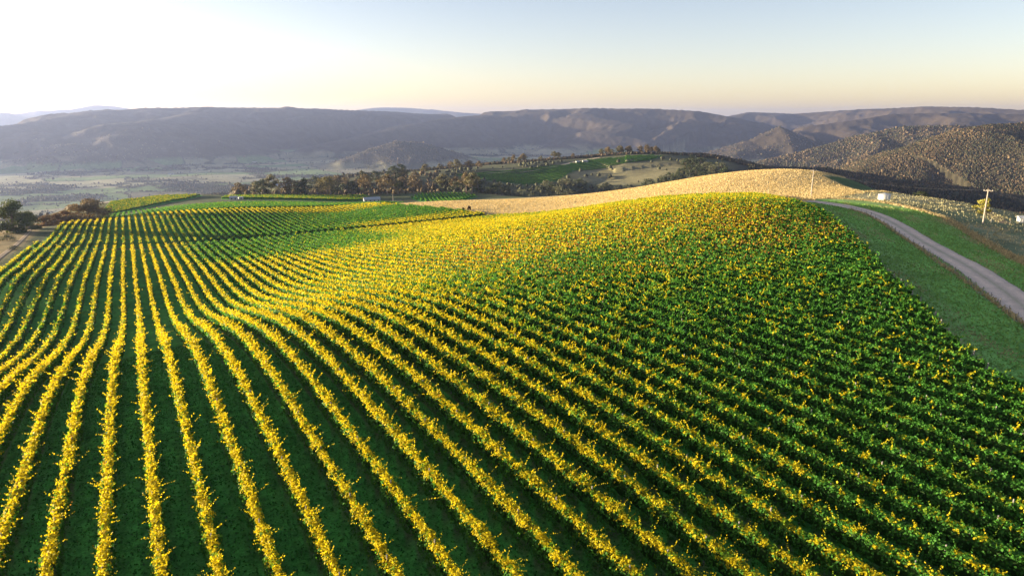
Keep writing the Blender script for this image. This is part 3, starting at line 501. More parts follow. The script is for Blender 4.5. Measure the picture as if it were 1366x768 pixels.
def ground_colour(x, y, z):
    n = len(x); c = np.zeros((n, 3)); r = np.hypot(x, y)
    sd = signed(NEAR_POLY, x, y)
    # far country
    far = sd > 25
    if far.any():
        X, Y, Zf = x[far], y[far], z[far]
        wx = X + 60 * fbm(X / 300, Y / 300, 2); wy = Y + 60 * fbm(X / 300 + 9, Y / 300, 2)
        cell = _gr[_perm[(np.floor(wx / 330).astype(int) + _perm[np.floor(wy / 240).astype(int) & 4095]) & 4095]] / (2 * np.pi)
        past = np.array([.34, .31, .18]) * (0.50 + .7 * cell)[:, None]
        past = mixc(past, (.16, .22, .085), ((cell * 7) % 1 > .66).astype(float))
        past = mixc(past, (.045, .05, .03), wood_mask(X, Y) * .9)
        hill = sstep(-262, -235, Zf)
        wood = mixc(np.tile(np.array([.060, .053, .033]), (len(X), 1)), (.052, .039, .026), sstep(3800, 5200, np.hypot(X, Y))) * (1 + .35 * fbm(X / 130, Y / 130, 4) + .35 * fbm(X / 38, Y / 38, 3))[:, None]
        clear = sstep(.36, .46, fbm(X / 520 - 31, Y / 520 + 7, 3)) * sstep(-200, -240, Zf) * sstep(3600, 4600, np.hypot(X, Y))
        wood = mixc(wood, (.26, .22, .13), clear * .8)
        c[far] = mixc(past, (0, 0, 0), hill) + wood * hill[:, None]
    m = sstep(60, 10, sd)
    hillc = np.tile(np.array([.085, .105, .045]), (n, 1))
    nn = fbm(x / 14, y / 14, 3); nf = fbm(x / 3.1, y / 3.1, 3)
    hillc = mixc(hillc, (.15, .145, .07), sstep(-.05, .5, nn) * .8)
    # spur with the hill vineyard
    sp = (r > 700) & (r < 1500) & (sd > 20)
    if sp.any():
        cs = np.array([.095, .100, .052]) * (1 + .4 * fbm(x[sp] / 60, y[sp] / 60, 4))[:, None]
        cs = mixc(cs, (.21, .19, .105), sstep(12, -12, signed(DRY_POLY, x[sp], y[sp]) + 14 * fbm(x[sp] / 40, y[sp] / 40, 3)))
        az = np.arctan2(x[sp], y[sp]) - YAW
        w = sstep(1500, 1380, r[sp]) * sstep(-.42, -.36, az) * sstep(.33, .28, az)
        c[sp] = c[sp] * (1 - w[:, None]) + cs * w[:, None]
    # pale dry paddock
    dg = signed(G_POLY, x, y) + 5 * nn + 2 * nf
    gold = np.array([.47, .365, .185]) * (1 + .25 * nf + .22 * nn + .22 * fbm((x + y) / 3.0, (x - y) / 45, 3))[:, None]
    gold = mixc(gold, (.30, .26, .13), sstep(.15, .5, fbm(x / 9 + 40, y / 22, 4)) * .7)
    gl = sstep(150, 120, x + 10 * nn)[:, None]
    gold = gold * (1 - gl) + np.array([.30, .26, .19]) * gl
    flank = sstep(2, -2, signed(WEDGE, x, y) + 3 * nf)
    pale = sstep(322, 345, x - .2 * (y - 225) + 10 * nn) * sstep(300, 250, y)
    gold = mixc(gold, (.27, .25, .15), pale * .8)
    gold = mixc(gold, (.075, .115, .04), flank)
    hillc = mixc(hillc, (0, 0, 0), sstep(4, -3, dg)) + gold * sstep(4, -3, dg)[:, None]
    left = sstep(-38, -41, x + 1.5 * nf) * sstep(150, 200, y) * sstep(470, 430, y)
    hillc = mixc(hillc, (.40, .28, .13), left * (.75 + .25 * nf))
    # grass by the gravel road
    near_r = (x > 40) & (y < 200)
    if near_r.any():
        X, Y = x[near_r], y[near_r]; h = np.tile(np.array([.24, .38, .11]), (len(X), 1)); a, b = nn[near_r], nf[near_r]
        lane = fbm(X / 6 - Y / 7, (X + Y) / 40, 3)
        h = mixc(h, (.36, .36, .16), sstep(.0, .5, lane + .4 * b) * .6)
        rd = poly_dist(ROAD, X, Y, False); fd = poly_dist(FENCE, X, Y, False); vd = poly_dist(VERGE, X, Y, False)
        inner = sstep(14, 9, np.minimum(rd, 99)) * (inside(PADDOCK, X, Y) == 0)
        h = mixc(h, (.19, .42, .08), inner * .8)
        h = mixc(h, (.30, .26, .20), sstep(.75, .25, fd + .25 * b) * .85)
        pad = inside(PADDOCK, X, Y).astype(float)
        pc = np.tile(np.array([.16, .19, .095]), (len(X), 1)); pc = mixc(pc, (.38, .33, .19), sstep(-.1, .5, a + .5 * b) * .75)
        pc = mixc(pc, (.075, .11, .05), sstep(.2, .6, -a + .4 * b) * .5)
        far_e = sstep(255, 300, np.hypot(X, Y)); pc = mixc(pc, (.44, .36, .21), far_e * .6)
        h = mixc(h, (0, 0, 0), pad) + pc * pad[:, None]
        h = mixc(h, (.42, .33, .17), sstep(2.0, .8, vd + .7 * b + .4 * a))
        h = mixc(h, (.42, .28, .15), sstep(2.2, 1.2, poly_dist(PATCH, X, Y, False) + .5 * b))
        w = sstep(4, -3, -dg[near_r])[:, None] if False else (1 - sstep(4, -3, dg[near_r]))[:, None]
        hillc[near_r] = hillc[near_r] * (1 - w) + h * w
    lush = np.zeros(n)
    for P in (A_POLY, B_POLY, C_POLY, D1_POLY, D2_POLY, H_POLY):
        lush = np.maximum(lush, sstep(1.5, -.5, signed(P, x, y) + .5 * nf))
    lc = np.array([.090, .360, .058]) * (1 + .35 * nf + .25 * nn)[:, None]
    lat = np.abs((x - S_OFF) / 3.0 - np.round((x - S_OFF) / 3.0)) * 3
    inA = (y < 309) & (np.hypot(x, y) < 160)
    lc = mixc(lc, (.12, .105, .06), inA * sstep(.50, .20, lat + .15 * nf) * .75)
    lc = mixc(lc, (.085, .19, .045), inA * np.exp(-((lat - .85 - .1 * nn) / .22) ** 2) * (.35 + .4 * nf))
    hillc = mixc(hillc, (0, 0, 0), lush) + lc * lush[:, None]
    lane = sstep(307, 309.5, y) * sstep(317, 314.5, y) * (x < 166) * (x > -36)
    hillc = mixc(hillc, (.06, .105, .035), lane)
    c = c * (1 - m[:, None]) + hillc * m[:, None]
    f = sstep(6, -6, signed(F_POLY, x, y)) if True else 0
    c = mixc(c, (.07, .15, .04), f)
    return np.clip(c, .005, 1)


# ------------------------------------------------------------------ ground sheet (finer near the viewpoint)
fine = np.radians(np.linspace(-41, 41, 861))
coarse = np.radians(np.concatenate([np.linspace(-176, -41.6, 66), np.linspace(41.6, 180, 68)]))
az = np.sort(np.concatenate([fine, coarse])) + YAW
rad = np.concatenate([np.geomspace(4, 60, 60)[:-1], np.geomspace(60, 520, 330)[:-1], np.geomspace(520, 2600, 250)[:-1], np.geomspace(2600, 9500, 330)[:-1], np.geomspace(9500, 17000, 60)])
RR, AA = np.meshgrid(rad, az, indexing='ij')
gx, gy = (RR * np.sin(AA)).ravel(), (RR * np.cos(AA)).ravel()
gz = height(gx, gy)
gcol = ground_colour(gx, gy, gz)
na, nr = len(az), len(rad)
I, J = np.meshgrid(np.arange(nr - 1), np.arange(na), indexing='ij'); J2 = (J + 1) % na
Fq = np.stack([(I * na + J), (I * na + J2), ((I + 1) * na + J2), ((I + 1) * na + J)], -1).reshape(-1, 4)[:, ::-1]
gv = np.stack([gx, gy, gz], 1)
gv = np.vstack([gv, [[0, 0, float(height(np.array([0.]), np.array([0.]))[0])]]]); gcol = np.vstack([gcol, gcol[:1]])
M_GROUND = ground_mat('meadow_and_forest_ground', True, scales=((.012, .25), (.12, .25), (1.1, .3), (7, .35)), bump=.5, bscale=1.6, bdist=.35)
ground = mesh_np('ground', gv, Fq, M_GROUND, vcol=gcol, smooth=True)
# close the small hole under the viewpoint with a fan (as quads with a repeated edge midpoint kept tiny)
tri = np.stack([np.full(na, len(gv) - 1), np.arange(na), (np.arange(na) + 1) % na], 1)[:, ::-1]
hub = mesh_np('ground', gv[np.r_[0:na, len(gv) - 1]], np.where(tri == len(gv) - 1, na, tri), M_GROUND, vcol=gcol[np.r_[0:na, len(gv) - 1]], smooth=True)
bpy.context.view_layer.objects.active = ground
ground.select_set(True); hub.select_set(True); bpy.ops.object.join()
tag(ground, 'rolling hill of vineyards and paddocks above a broad wooded valley', 'ground', kind='structure')


def ribbon(name, line, width, lift, mat, kind='structure', step=1.5, across=6, cols=None):
    P, t = smooth_line(line, step)
    T = np.gradient(P, axis=0); T /= np.hypot(T[:, 0], T[:, 1])[:, None]; Nn = np.stack([T[:, 1], -T[:, 0]], 1)
    ws = np.linspace(-1, 1, across + 1); n = len(P)
    ed = width / 2 * (1 + .10 * perlin(t / 5.0, t * 0 + .3))
    X = P[:, None, 0] + Nn[:, None, 0] * ws * ed[:, None]; Y = P[:, None, 1] + Nn[:, None, 1] * ws * ed[:, None]
    Z = height(X, Y) + lift - .06 * (np.abs(ws) > .99) * 1.0
    V = np.stack([X.ravel(), Y.ravel(), Z.ravel()], 1); k = across + 1
    i, j = np.meshgrid(np.arange(n - 1), np.arange(across), indexing='ij')
    F = np.stack([i * k + j, i * k + j + 1, (i + 1) * k + j + 1, (i + 1) * k + j], -1).reshape(-1, 4)
    c = None
    if cols is not None:
        c = np.tile(cols(ws), (n, 1)) * (1 + .15 * fbm(X.ravel() / 1.5, Y.ravel() / 1.5, 3))[:, None]
    o = mesh_np(name, V, F, mat, vcol=c, smooth=True)
    return tag(o, None, None, None, kind)


M_ROAD = ground_mat('gravel_road', True, scales=((.3, .12), (2.5, .15), (20, .25)), bump=.3, bscale=9, bdist=.06)


def road_cols(ws):
    a = np.exp(-((np.abs(ws) - .48) / .18) ** 2)
    c = np.array([.66, .51, .39])[None] * (1 - a[:, None]) + np.array([.78, .60, .46])[None] * a[:, None]
    mid = np.exp(-(ws / .13) ** 2)[:, None] * .45; c = c * (1 - mid) + np.array([[.24, .27, .13]]) * mid
    e = (np.abs(ws) > .93)[:, None]
    return np.where(e, np.array([[.19, .18, .11]]), c)


rd = ribbon('road', ROAD, 6.6, .07, M_ROAD, across=14, cols=road_cols)
rd['label'] = 'pale gravel road curving over the hill beside the vines'; rd['category'] = 'road'
tr = ribbon('path', LTRACK, 2.0, .06, M_ROAD, across=8, cols=lambda w: road_cols(w) * np.array([[.62, .58, .50]]))
tr['label'] = 'two wheel farm track along the left edge of the vines'; tr['category'] = 'track'
VROAD = hit(np.array([118, 127, 136, 145, 158, 176, 205]), np.array([292, 287, 280, 274.5, 272.5, 272, 268.]), 700)[:, :2]
vr = ribbon('road', VROAD, 12, .6, M_ROAD, across=4, step=15, cols=road_cols)
vr['label'] = 'pale road winding through the valley paddocks far below'; vr['category'] = 'road'

SROAD = hit(np.array([640, 670, 700, 735, 765, 785, 800]), np.array([231.5, 230.5, 229.5, 224, 217, 212.8, 210.5]), 700)[:, :2]
sr = ribbon('path', SROAD, 7, .5, M_ROAD, across=4, step=8, cols=road_cols)
sr['label'] = 'pale farm track along the top edge of the spur vines'; sr['category'] = 'track'

# ------------------------------------------------------------------ vine rows
def quads(c, a, b):
    """rhomb leaves: centre c, half axes a and b"""
    V = np.stack([c - a, c + b * .9 + a * .15, c + a, c - b * .9 + a * .15], 1)
    F = np.arange(len(c) * 4).reshape(-1, 4)
    return V.reshape(-1, 3), F


def unit(v):
    return v / (np.linalg.norm(v, axis=1, keepdims=True) + 1e-9)


def leaf_axes(nrm, rng):
    r = rng.normal(size=nrm.shape); a = unit(np.cross(nrm, r)); b = np.cross(nrm, a)
    return a, b


def sunlit_yellow_share(x, y):
    """share of the canopy top painted yellow, raised where low sun reaches and lowered in shade, and share of russet leaves"""
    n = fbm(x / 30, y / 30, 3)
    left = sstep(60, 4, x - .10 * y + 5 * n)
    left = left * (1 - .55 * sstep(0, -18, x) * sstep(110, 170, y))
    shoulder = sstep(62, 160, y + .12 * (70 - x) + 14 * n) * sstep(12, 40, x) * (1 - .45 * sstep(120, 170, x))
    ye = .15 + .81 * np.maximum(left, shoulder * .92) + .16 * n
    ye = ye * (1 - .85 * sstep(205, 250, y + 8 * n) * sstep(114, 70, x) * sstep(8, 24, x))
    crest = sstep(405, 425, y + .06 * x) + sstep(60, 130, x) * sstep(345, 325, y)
    ye = np.where(y > 310, .10 + .4 * sstep(45, 5, x) + .7 * np.clip(crest, 0, 1) + .15 * n, ye)  # sunlit crest coloured yellow, shaded rows before it coloured greener
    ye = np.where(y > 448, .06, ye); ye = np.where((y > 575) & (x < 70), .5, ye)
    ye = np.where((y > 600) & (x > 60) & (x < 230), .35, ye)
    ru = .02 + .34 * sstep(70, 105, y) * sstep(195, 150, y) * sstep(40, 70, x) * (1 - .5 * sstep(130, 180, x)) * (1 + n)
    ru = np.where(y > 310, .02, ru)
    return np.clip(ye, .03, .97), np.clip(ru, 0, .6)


def make_row(P0, t, length, name, width=.27, top=1.95, low=.22, thin=1.0):
    """foliage of one trellised row: P0 plan start, t plan direction"""
    nrm = np.array([t[1], -t[0]])
    seg = 4.0; ns = max(1, int(math.ceil(length / seg)))
    s0 = np.arange(ns) * seg
    cx = P0[0] + t[0] * (s0 + 2); cy = P0[1] + t[1] * (s0 + 2)
    d = np.hypot(np.hypot(cx, cy), 27)
    size = np.clip(.0029 * d, .14, .55)
    dens = 6.4 / size ** 2 * thin
    cnt = rng.poisson(dens * np.minimum(seg, length - s0))
    S = np.repeat(s0, cnt) + rng.uniform(0, 1, cnt.sum()) * np.minimum(seg, length - np.repeat(s0, cnt))
    sz = np.repeat(size, cnt) * rng.uniform(.75, 1.3, len(S))
    ph = rng.uniform(0, 100); bulky = 1 + .58 * float(sstep(8, 30, P0[0])) * (P0[1] < 300); width = width * bulky
    bul = perlin(S / 1.1 + ph, S * 0 + ph) + .55 * perlin(S / .42 + ph, S * 0 + 3 * ph); hgt = perlin(S / 1.7 + ph, S * 0 + 33 + ph)
    gap = perlin(S / 6.0 + ph, S * 0 + 77)
    wv = width * (1 + .70 * bul); tv = top * (1 + .12 * hgt) - .14 * (gap < -.45)
    q = rng.uniform(size=len(S)); topm = q < .34
    side = np.where(rng.uniform(size=len(S)) < .5, -1.0, 1.0)
    zz = low + (tv - low) * rng.uniform(0, 1, len(S)) ** .8
    prof = .72 + .75 * np.sin(np.clip((zz - low) / (tv - low), 0, 1) * 3.0)
    lx = np.where(topm, wv * .85 * rng.uniform(-1, 1, len(S)), side * wv * prof)
    zl = np.where(topm, tv - .25 * np.abs(lx / wv) ** 2 * tv * .25, zz)
    lx = lx + rng.normal(0, .07, len(S)); zl = zl + rng.normal(0, .07, len(S))
    nr_ = np.stack([np.where(topm, lx * .6, side), rng.normal(0, .25, len(S)), np.where(topm, .9, .28)], 1)
    kind = topm.astype(float)
    # shoots
    ns_cnt = rng.poisson(np.where(d < 125, 4.0, 2.0) * np.minimum(seg, length - s0))
    Sh = np.repeat(s0, ns_cnt) + rng.uniform(0, 1, ns_cnt.sum()) * seg; Sh = np.minimum(Sh, length)
    dsh = np.repeat(d, ns_cnt); m = len(Sh)
    Sh = np.clip(Sh + .35 * np.sin(Sh * 5.1 + ph) , 0, length)
    hb = top * (1 + .12 * perlin(Sh / 1.7 + ph, Sh * 0 + 33 + ph))
    bx = width * rng.uniform(-.9, .9, m); dirn = unit(np.stack([bx * 1.6 + rng.normal(0, .55, m), rng.normal(0, .55, m), .12 + np.abs(rng.normal(.35, .35, m))], 1))
    ln = rng.gamma(2.8, .17, m) + .18
    nl = np.where(dsh < 125, 10, 3)
    idx = np.repeat(np.arange(m), nl); fr = (np.arange(len(idx)) - np.repeat(np.cumsum(nl) - nl, nl) + rng.uniform(0, 1, len(idx))) / nl[idx]
    shx = bx[idx] + dirn[idx, 0] * ln[idx] * fr + rng.normal(0, .035, len(idx))
    shs = Sh[idx] + dirn[idx, 1] * ln[idx] * fr + rng.normal(0, .035, len(idx))
    shz = hb[idx] - .05 + dirn[idx, 2] * ln[idx] * fr + rng.normal(0, .03, len(idx))
    ssz = np.clip(.0026 * dsh[idx], .11, .42) * rng.uniform(.6, 1.05, len(idx)) * (1.25 - .55 * fr)
    S = np.r_[S, shs]; lx = np.r_[lx, shx]; zl = np.r_[zl, shz]; sz = np.r_[sz, ssz]
    nr_ = np.vstack([nr_, np.stack([rng.normal(0, 1, len(idx)), rng.normal(0, 1, len(idx)), rng.uniform(-.2, 1, len(idx))], 1)])
    shoot_id = np.r_[np.full(len(kind), -1), idx]
    kind = np.r_[kind, np.full(len(idx), 2.0)]
    px_ = P0[0] + t[0] * S + nrm[0] * lx; py_ = P0[1] + t[1] * S + nrm[1] * lx
    ctr = np.stack([px_, py_, height(P0[0] + t[0] * S, P0[1] + t[1] * S) + zl], 1)
    nv = unit(unit(nr_) + rng.normal(0, .55, nr_.shape))
    nv = np.stack([nrm[0] * nv[:, 0] + t[0] * nv[:, 1], nrm[1] * nv[:, 0] + t[1] * nv[:, 1], nv[:, 2]], 1)
    a, b = leaf_axes(nv, rng)
    V, F = quads(ctr, a * (sz * .58)[:, None], b * (sz * .52)[:, None])
    # leaf colours: mature green, yellow for young shoots and painted-in low sun, russet
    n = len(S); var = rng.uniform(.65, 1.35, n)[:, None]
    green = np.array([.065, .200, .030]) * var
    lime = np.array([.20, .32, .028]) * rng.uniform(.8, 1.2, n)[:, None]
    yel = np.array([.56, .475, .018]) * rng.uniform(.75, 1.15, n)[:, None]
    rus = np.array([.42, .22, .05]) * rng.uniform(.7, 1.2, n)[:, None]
    ye, ru = sunlit_yellow_share(px_, py_)
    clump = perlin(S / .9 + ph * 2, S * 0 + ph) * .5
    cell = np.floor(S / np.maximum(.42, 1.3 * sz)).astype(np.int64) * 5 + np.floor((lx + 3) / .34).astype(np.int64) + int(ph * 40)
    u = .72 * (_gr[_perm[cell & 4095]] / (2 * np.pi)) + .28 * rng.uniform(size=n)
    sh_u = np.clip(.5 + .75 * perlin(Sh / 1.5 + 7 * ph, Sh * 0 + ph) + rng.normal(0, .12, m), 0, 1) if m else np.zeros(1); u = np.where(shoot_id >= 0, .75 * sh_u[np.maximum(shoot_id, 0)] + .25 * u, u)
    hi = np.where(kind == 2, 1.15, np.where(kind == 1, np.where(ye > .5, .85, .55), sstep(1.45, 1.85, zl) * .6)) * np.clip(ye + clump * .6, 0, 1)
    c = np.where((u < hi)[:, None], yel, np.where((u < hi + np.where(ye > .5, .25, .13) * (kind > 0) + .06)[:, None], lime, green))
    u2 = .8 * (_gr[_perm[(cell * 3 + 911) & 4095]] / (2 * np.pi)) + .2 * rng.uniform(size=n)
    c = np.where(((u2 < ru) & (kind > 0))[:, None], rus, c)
    # added dark green core so that no daylight passes between the leaves
    st = np.arange(0, length + .01, np.clip(d.min() / 120, .6, 2.0)); k = len(st)
    w2 = width * .55 * (1 + .4 * perlin(st / 1.1 + ph, st * 0 + ph)); t2 = top * .86 * (1 + .085 * perlin(st / 1.7 + ph, st * 0 + 33 + ph))
    base = height(P0[0] + t[0] * st, P0[1] + t[1] * st)
    prof = [(-.55, .60), (-1, .78), (-.8, .93), (0, 1.0), (.8, .93), (1, .78), (.55, .60)]
    cv = []
    for ax, az_ in prof:
        off = w2 * ax + rng.normal(0, .03, k)
        cv.append(np.stack([P0[0] + t[0] * st + nrm[0] * off, P0[1] + t[1] * st + nrm[1] * off, base + np.where(az_ > .7, t2 * az_, .5 + 0 * t2) + rng.normal(0, .03, k)], 1))
    cv = np.stack(cv, 1); np_ = len(prof)
    i, j = np.meshgrid(np.arange(k - 1), np.arange(np_ - 1), indexing='ij')
    cf = np.stack([i * np_ + j, i * np_ + j + 1, (i + 1) * np_ + j + 1, (i + 1) * np_ + j], -1).reshape(-1, 4)
    cc = np.tile(np.array([.04, .09, .02]), (len(cf), 1)) * rng.uniform(.7, 1.3, len(cf))[:, None]
    nV = len(V)
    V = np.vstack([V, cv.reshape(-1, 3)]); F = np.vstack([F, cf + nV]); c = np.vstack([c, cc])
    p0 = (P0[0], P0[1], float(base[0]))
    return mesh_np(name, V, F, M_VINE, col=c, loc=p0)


def rows_in(poly, ang, spacing, off):
    t = np.array([math.sin(ang), math.cos(ang)]); nrm = np.array([t[1], -t[0]])
    P = np.array(poly); cn = P @ nrm; ct = P @ t; res = []
    k0 = math.ceil((cn.min() - off) / spacing); k1 = math.floor((cn.max() - off) / spacing)
    for k in range(k0, k1 + 1):
        c = off + k * spacing; s = np.arange(ct.min() - 1, ct.max() + 1, .5)
        m = inside(poly, c * nrm[0] + s * t[0], c * nrm[1] + s * t[1])
        if m.sum() < 10: continue
        s0, s1 = s[m].min(), s[m].max()
        res.append((c * nrm + t * s0, t, s1 - s0))
    return res


def ordinal(n):
    ones = 'zeroth first second third fourth fifth sixth seventh eighth ninth tenth eleventh twelfth thirteenth fourteenth fifteenth sixteenth seventeenth eighteenth nineteenth'.split()
    tens = {2: 'twenty', 3: 'thirty', 4: 'forty', 5: 'fifty', 6: 'sixty', 7: 'seventy', 8: 'eighty', 9: 'ninety'}
    tth = {2: 'twentieth', 3: 'thirtieth', 4: 'fortieth', 5: 'fiftieth', 6: 'sixtieth', 7: 'seventieth', 8: 'eightieth', 9: 'ninetieth'}
    if n >= 100: return 'hundred and ' + ordinal(n - 100) if n > 100 else 'hundredth'
    if n < 20: return ones[n]
    return tth[n // 10] if n % 10 == 0 else tens[n // 10] + '-' + ones[n % 10]


pb = MB(); pb.tube([(0, 0, -.2), (0, 0, 1.0), (0, 0, 2.16)], [.05, .05, .045], 7)
POST = pb.build('post', M_POSTW)
pb = MB(); pb.tube([(0, 0, -.2), (0, 0, 1.9)], [.085, .075], 9); pb.tube([(0, 1.3, -.1), (0, .05, 1.45)], [.05, .05], 7)
ENDPOST = pb.build('end_post', M_POSTW)
_first = {'post': True, 'end': True}


def put_post(o, key, parent, local, rz=0):
    c = o if _first[key] else o.copy()
    if not _first[key]: COL.objects.link(c)
    _first[key] = False
    c.parent = parent; c.location = local; c.rotation_euler = (rng.normal(0, .02), rng.normal(0, .02), rz)


S_OFF = -.31 * 3.0
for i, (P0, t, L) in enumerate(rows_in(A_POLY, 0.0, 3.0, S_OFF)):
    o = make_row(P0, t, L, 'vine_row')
    x = P0[0]
    if x < 26: lab = 'yellow topped vine row in the big front field, %s from its left edge' % ordinal(i + 1)
    elif x < 80: lab = 'green vine row with golden tips in the front field, %s from left' % ordinal(i + 1)
    else: lab = 'dark green vine row reaching the grassy headland, %s from the field left edge' % ordinal(i + 1)
    tag(o, lab, 'vine row', 'vine rows of the big front field')
    b = o.location
    for s in np.arange(0, L + .1, 8.0):
        y = P0[1] + s
        if s > 0 and math.hypot(x, y) > 105: break
        if s > 0 and s < L - 3:
            put_post(POST, 'post', o, (0, s, float(height(np.array([x]), np.array([y]))[0]) - b[2]))
    if x > 50:
        put_post(ENDPOST, 'end', o, (0, -.35, float(height(np.array([x]), np.array([P0[1] - .35]))[0]) - b[2]))
    if i and x < 45:
        y = P0[1] + L + .3
        put_post(ENDPOST, 'end', o, (0, L + .3, float(height(np.array([x]), np.array([y]))[0]) - b[2]), math.pi)
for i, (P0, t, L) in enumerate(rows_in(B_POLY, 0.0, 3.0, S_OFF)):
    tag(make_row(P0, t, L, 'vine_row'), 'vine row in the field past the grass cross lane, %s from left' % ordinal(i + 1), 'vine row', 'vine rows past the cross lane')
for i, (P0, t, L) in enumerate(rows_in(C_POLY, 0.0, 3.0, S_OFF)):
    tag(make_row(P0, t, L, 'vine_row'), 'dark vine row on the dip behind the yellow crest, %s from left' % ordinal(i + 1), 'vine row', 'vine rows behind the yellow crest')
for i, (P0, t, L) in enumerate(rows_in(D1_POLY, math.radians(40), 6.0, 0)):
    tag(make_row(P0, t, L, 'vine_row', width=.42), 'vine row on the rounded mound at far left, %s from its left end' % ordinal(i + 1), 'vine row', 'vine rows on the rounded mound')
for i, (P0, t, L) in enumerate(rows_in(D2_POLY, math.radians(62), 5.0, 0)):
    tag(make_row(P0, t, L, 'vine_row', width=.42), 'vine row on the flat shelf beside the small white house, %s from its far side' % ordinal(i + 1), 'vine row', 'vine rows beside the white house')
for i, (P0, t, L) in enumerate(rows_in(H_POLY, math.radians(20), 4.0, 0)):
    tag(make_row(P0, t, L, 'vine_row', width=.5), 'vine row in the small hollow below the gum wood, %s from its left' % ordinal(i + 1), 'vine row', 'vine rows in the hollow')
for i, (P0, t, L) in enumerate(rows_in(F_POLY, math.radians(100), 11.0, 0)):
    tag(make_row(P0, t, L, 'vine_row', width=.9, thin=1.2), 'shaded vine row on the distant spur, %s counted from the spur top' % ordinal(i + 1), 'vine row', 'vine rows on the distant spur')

# ------------------------------------------------------------------ trees
def hz(x, y):
    return float(height(np.array([float(x)]), np.array([float(y)]))[0])


def tree_meshes(seed, n_clump, n_leaf, leaf, col, colvar, shape, trunk_h=.42):
    """unit-height tree: returns (trunk mesh data, crown mesh data)"""
    r = np.random.default_rng(seed); cl = []; mb = MB()
    lean = r.normal(0, .03, 2)
    mb.tube([(0, 0, -.05), (lean[0] * .5, lean[1] * .5, trunk_h * .5), (lean[0], lean[1], trunk_h)], [.030, .022, .016], 7)
    for k in range(n_clump):
        a = 2 * math.pi * (k / n_clump * 2.4) + r.uniform(0, .8); f = (k + .5) / n_clump
        if shape == 'gum':
            z = .42 + .50 * f; rr = .30 * math.sin(math.pi * min(1, .25 + .75 * f)) * r.uniform(.5, 1.15); cr = r.uniform(.11, .17)
        elif shape == 'round':
            z = .14 + .74 * f; rr = .40 * math.sin(math.pi * (.16 + .78 * f)) * r.uniform(.45, 1.1); cr = r.uniform(.13, .19)
        else:                                  # shrub
            z = .15 + .60 * f; rr = .48 * math.sin(math.pi * (.25 + .70 * f)) * r.uniform(.5, 1.1); cr = r.uniform(.15, .24)
        c = np.array([lean[0] + rr * math.cos(a), lean[1] + rr * math.sin(a), z]); cl.append((c, cr))
        s = np.array([lean[0], lean[1], trunk_h * r.uniform(.7, 1)])
        mb.tube([s, (s + c) / 2 + r.normal(0, .02, 3), c], [.012, .008, .004], 5, cap=False)
    ctr, nv, cc = [], [], []
    for c, cr in cl:
        d = unit(r.normal(size=(n_leaf, 3))); rad_ = cr * r.uniform(.35, 1.12, n_leaf) ** .6
        p = c + d * rad_[:, None] * np.array([1.1, 1.1, .78]); ctr.append(p); nv.append(unit(d + r.normal(0, .5, d.shape)))
        b = np.array(col) * r.uniform(1 - colvar, 1 + colvar); cc.append(b * r.uniform(.7, 1.35, n_leaf)[:, None] * np.array([1, 1, 1]))
    ctr = np.concatenate(ctr); nv = np.concatenate(nv); cc = np.concatenate(cc)
    a, b = leaf_axes(nv, r); sz = leaf * r.uniform(.6, 1.4, len(ctr))[:, None]
    V, F = quads(ctr, a * sz, b * sz * .8)
    # inner mass of each clump so that crowns are not see-through
    crown = mesh_np('crown', V, F, M_TREE, col=cc)
    tr_ = mb.build('trunk', M_BARK)
    ds = (tr_.data, crown.data)
    bpy.data.objects.remove(tr_); bpy.data.objects.remove(crown)
    return ds


OLIVE, RUST, DARK, GREEN, GREY = (.118, .108, .050), (.138, .105, .055), (.045, .058, .026), (.085, .125, .035), (.10, .105, .06)
K = {
    'gum': [tree_meshes(10 + k, 11, 90, .030, OLIVE if k % 2 else RUST, .25, 'gum') for k in range(5)],
    'scrub': [tree_meshes(30 + k, 10, 80, .036, (DARK, GREY, DARK, GREY)[k], .25, 'shrub', .2) for k in range(4)],
    'dark': [tree_meshes(40 + k, 12, 90, .034, DARK, .2, 'round', .3) for k in range(3)],
    'big': [tree_meshes(50 + k, 30, 260, .019, ((.20, .15, .08), (.075, .095, .032), (.19, .12, .06))[k], .3, 'round', .3) for k in range(3)],
    'small': [tree_meshes(60, 10, 80, .045, (.22, .20, .04), .3, 'round', .3), tree_meshes(61, 8, 140, .05, (.030, .018, .014), .2, 'shrub', .34)],
}


def tree(x, y, h, kind, var, label, group=None, wide=1.0, cat='tree', name='tree', sink=.2):
    e = empty(name, (x, y, hz(x, y) - sink)); e.scale = (h * wide, h * wide * rng.uniform(.9, 1.1), h); e.rotation_euler = (0, 0, rng.uniform(0, 6.28))
    td, cd = K[kind][var]
    for nm, d in (('trunk', td), ('crown', cd)):
        o = bpy.data.objects.new(nm, d); link(o, e)
    return tag(e, label, cat, group)


def polar(u, D):
    p = at_dist(u, 200, D); return p[0], p[1]


def tree_px(u, D, h, *a, **k):
    x, y = polar(u, D); return tree(x, y, h, *a, **k)


# trees beyond the left edge of the vines
g = 'trees beyond the left edge of the vines'
def tree_to(u, D, vtop, *a, **k):
    x, y = polar(u, D); return tree(x, y, float(at_dist(u, vtop, D)[2]) - hz(x, y) + 4, *a, sink=4.0, **k)


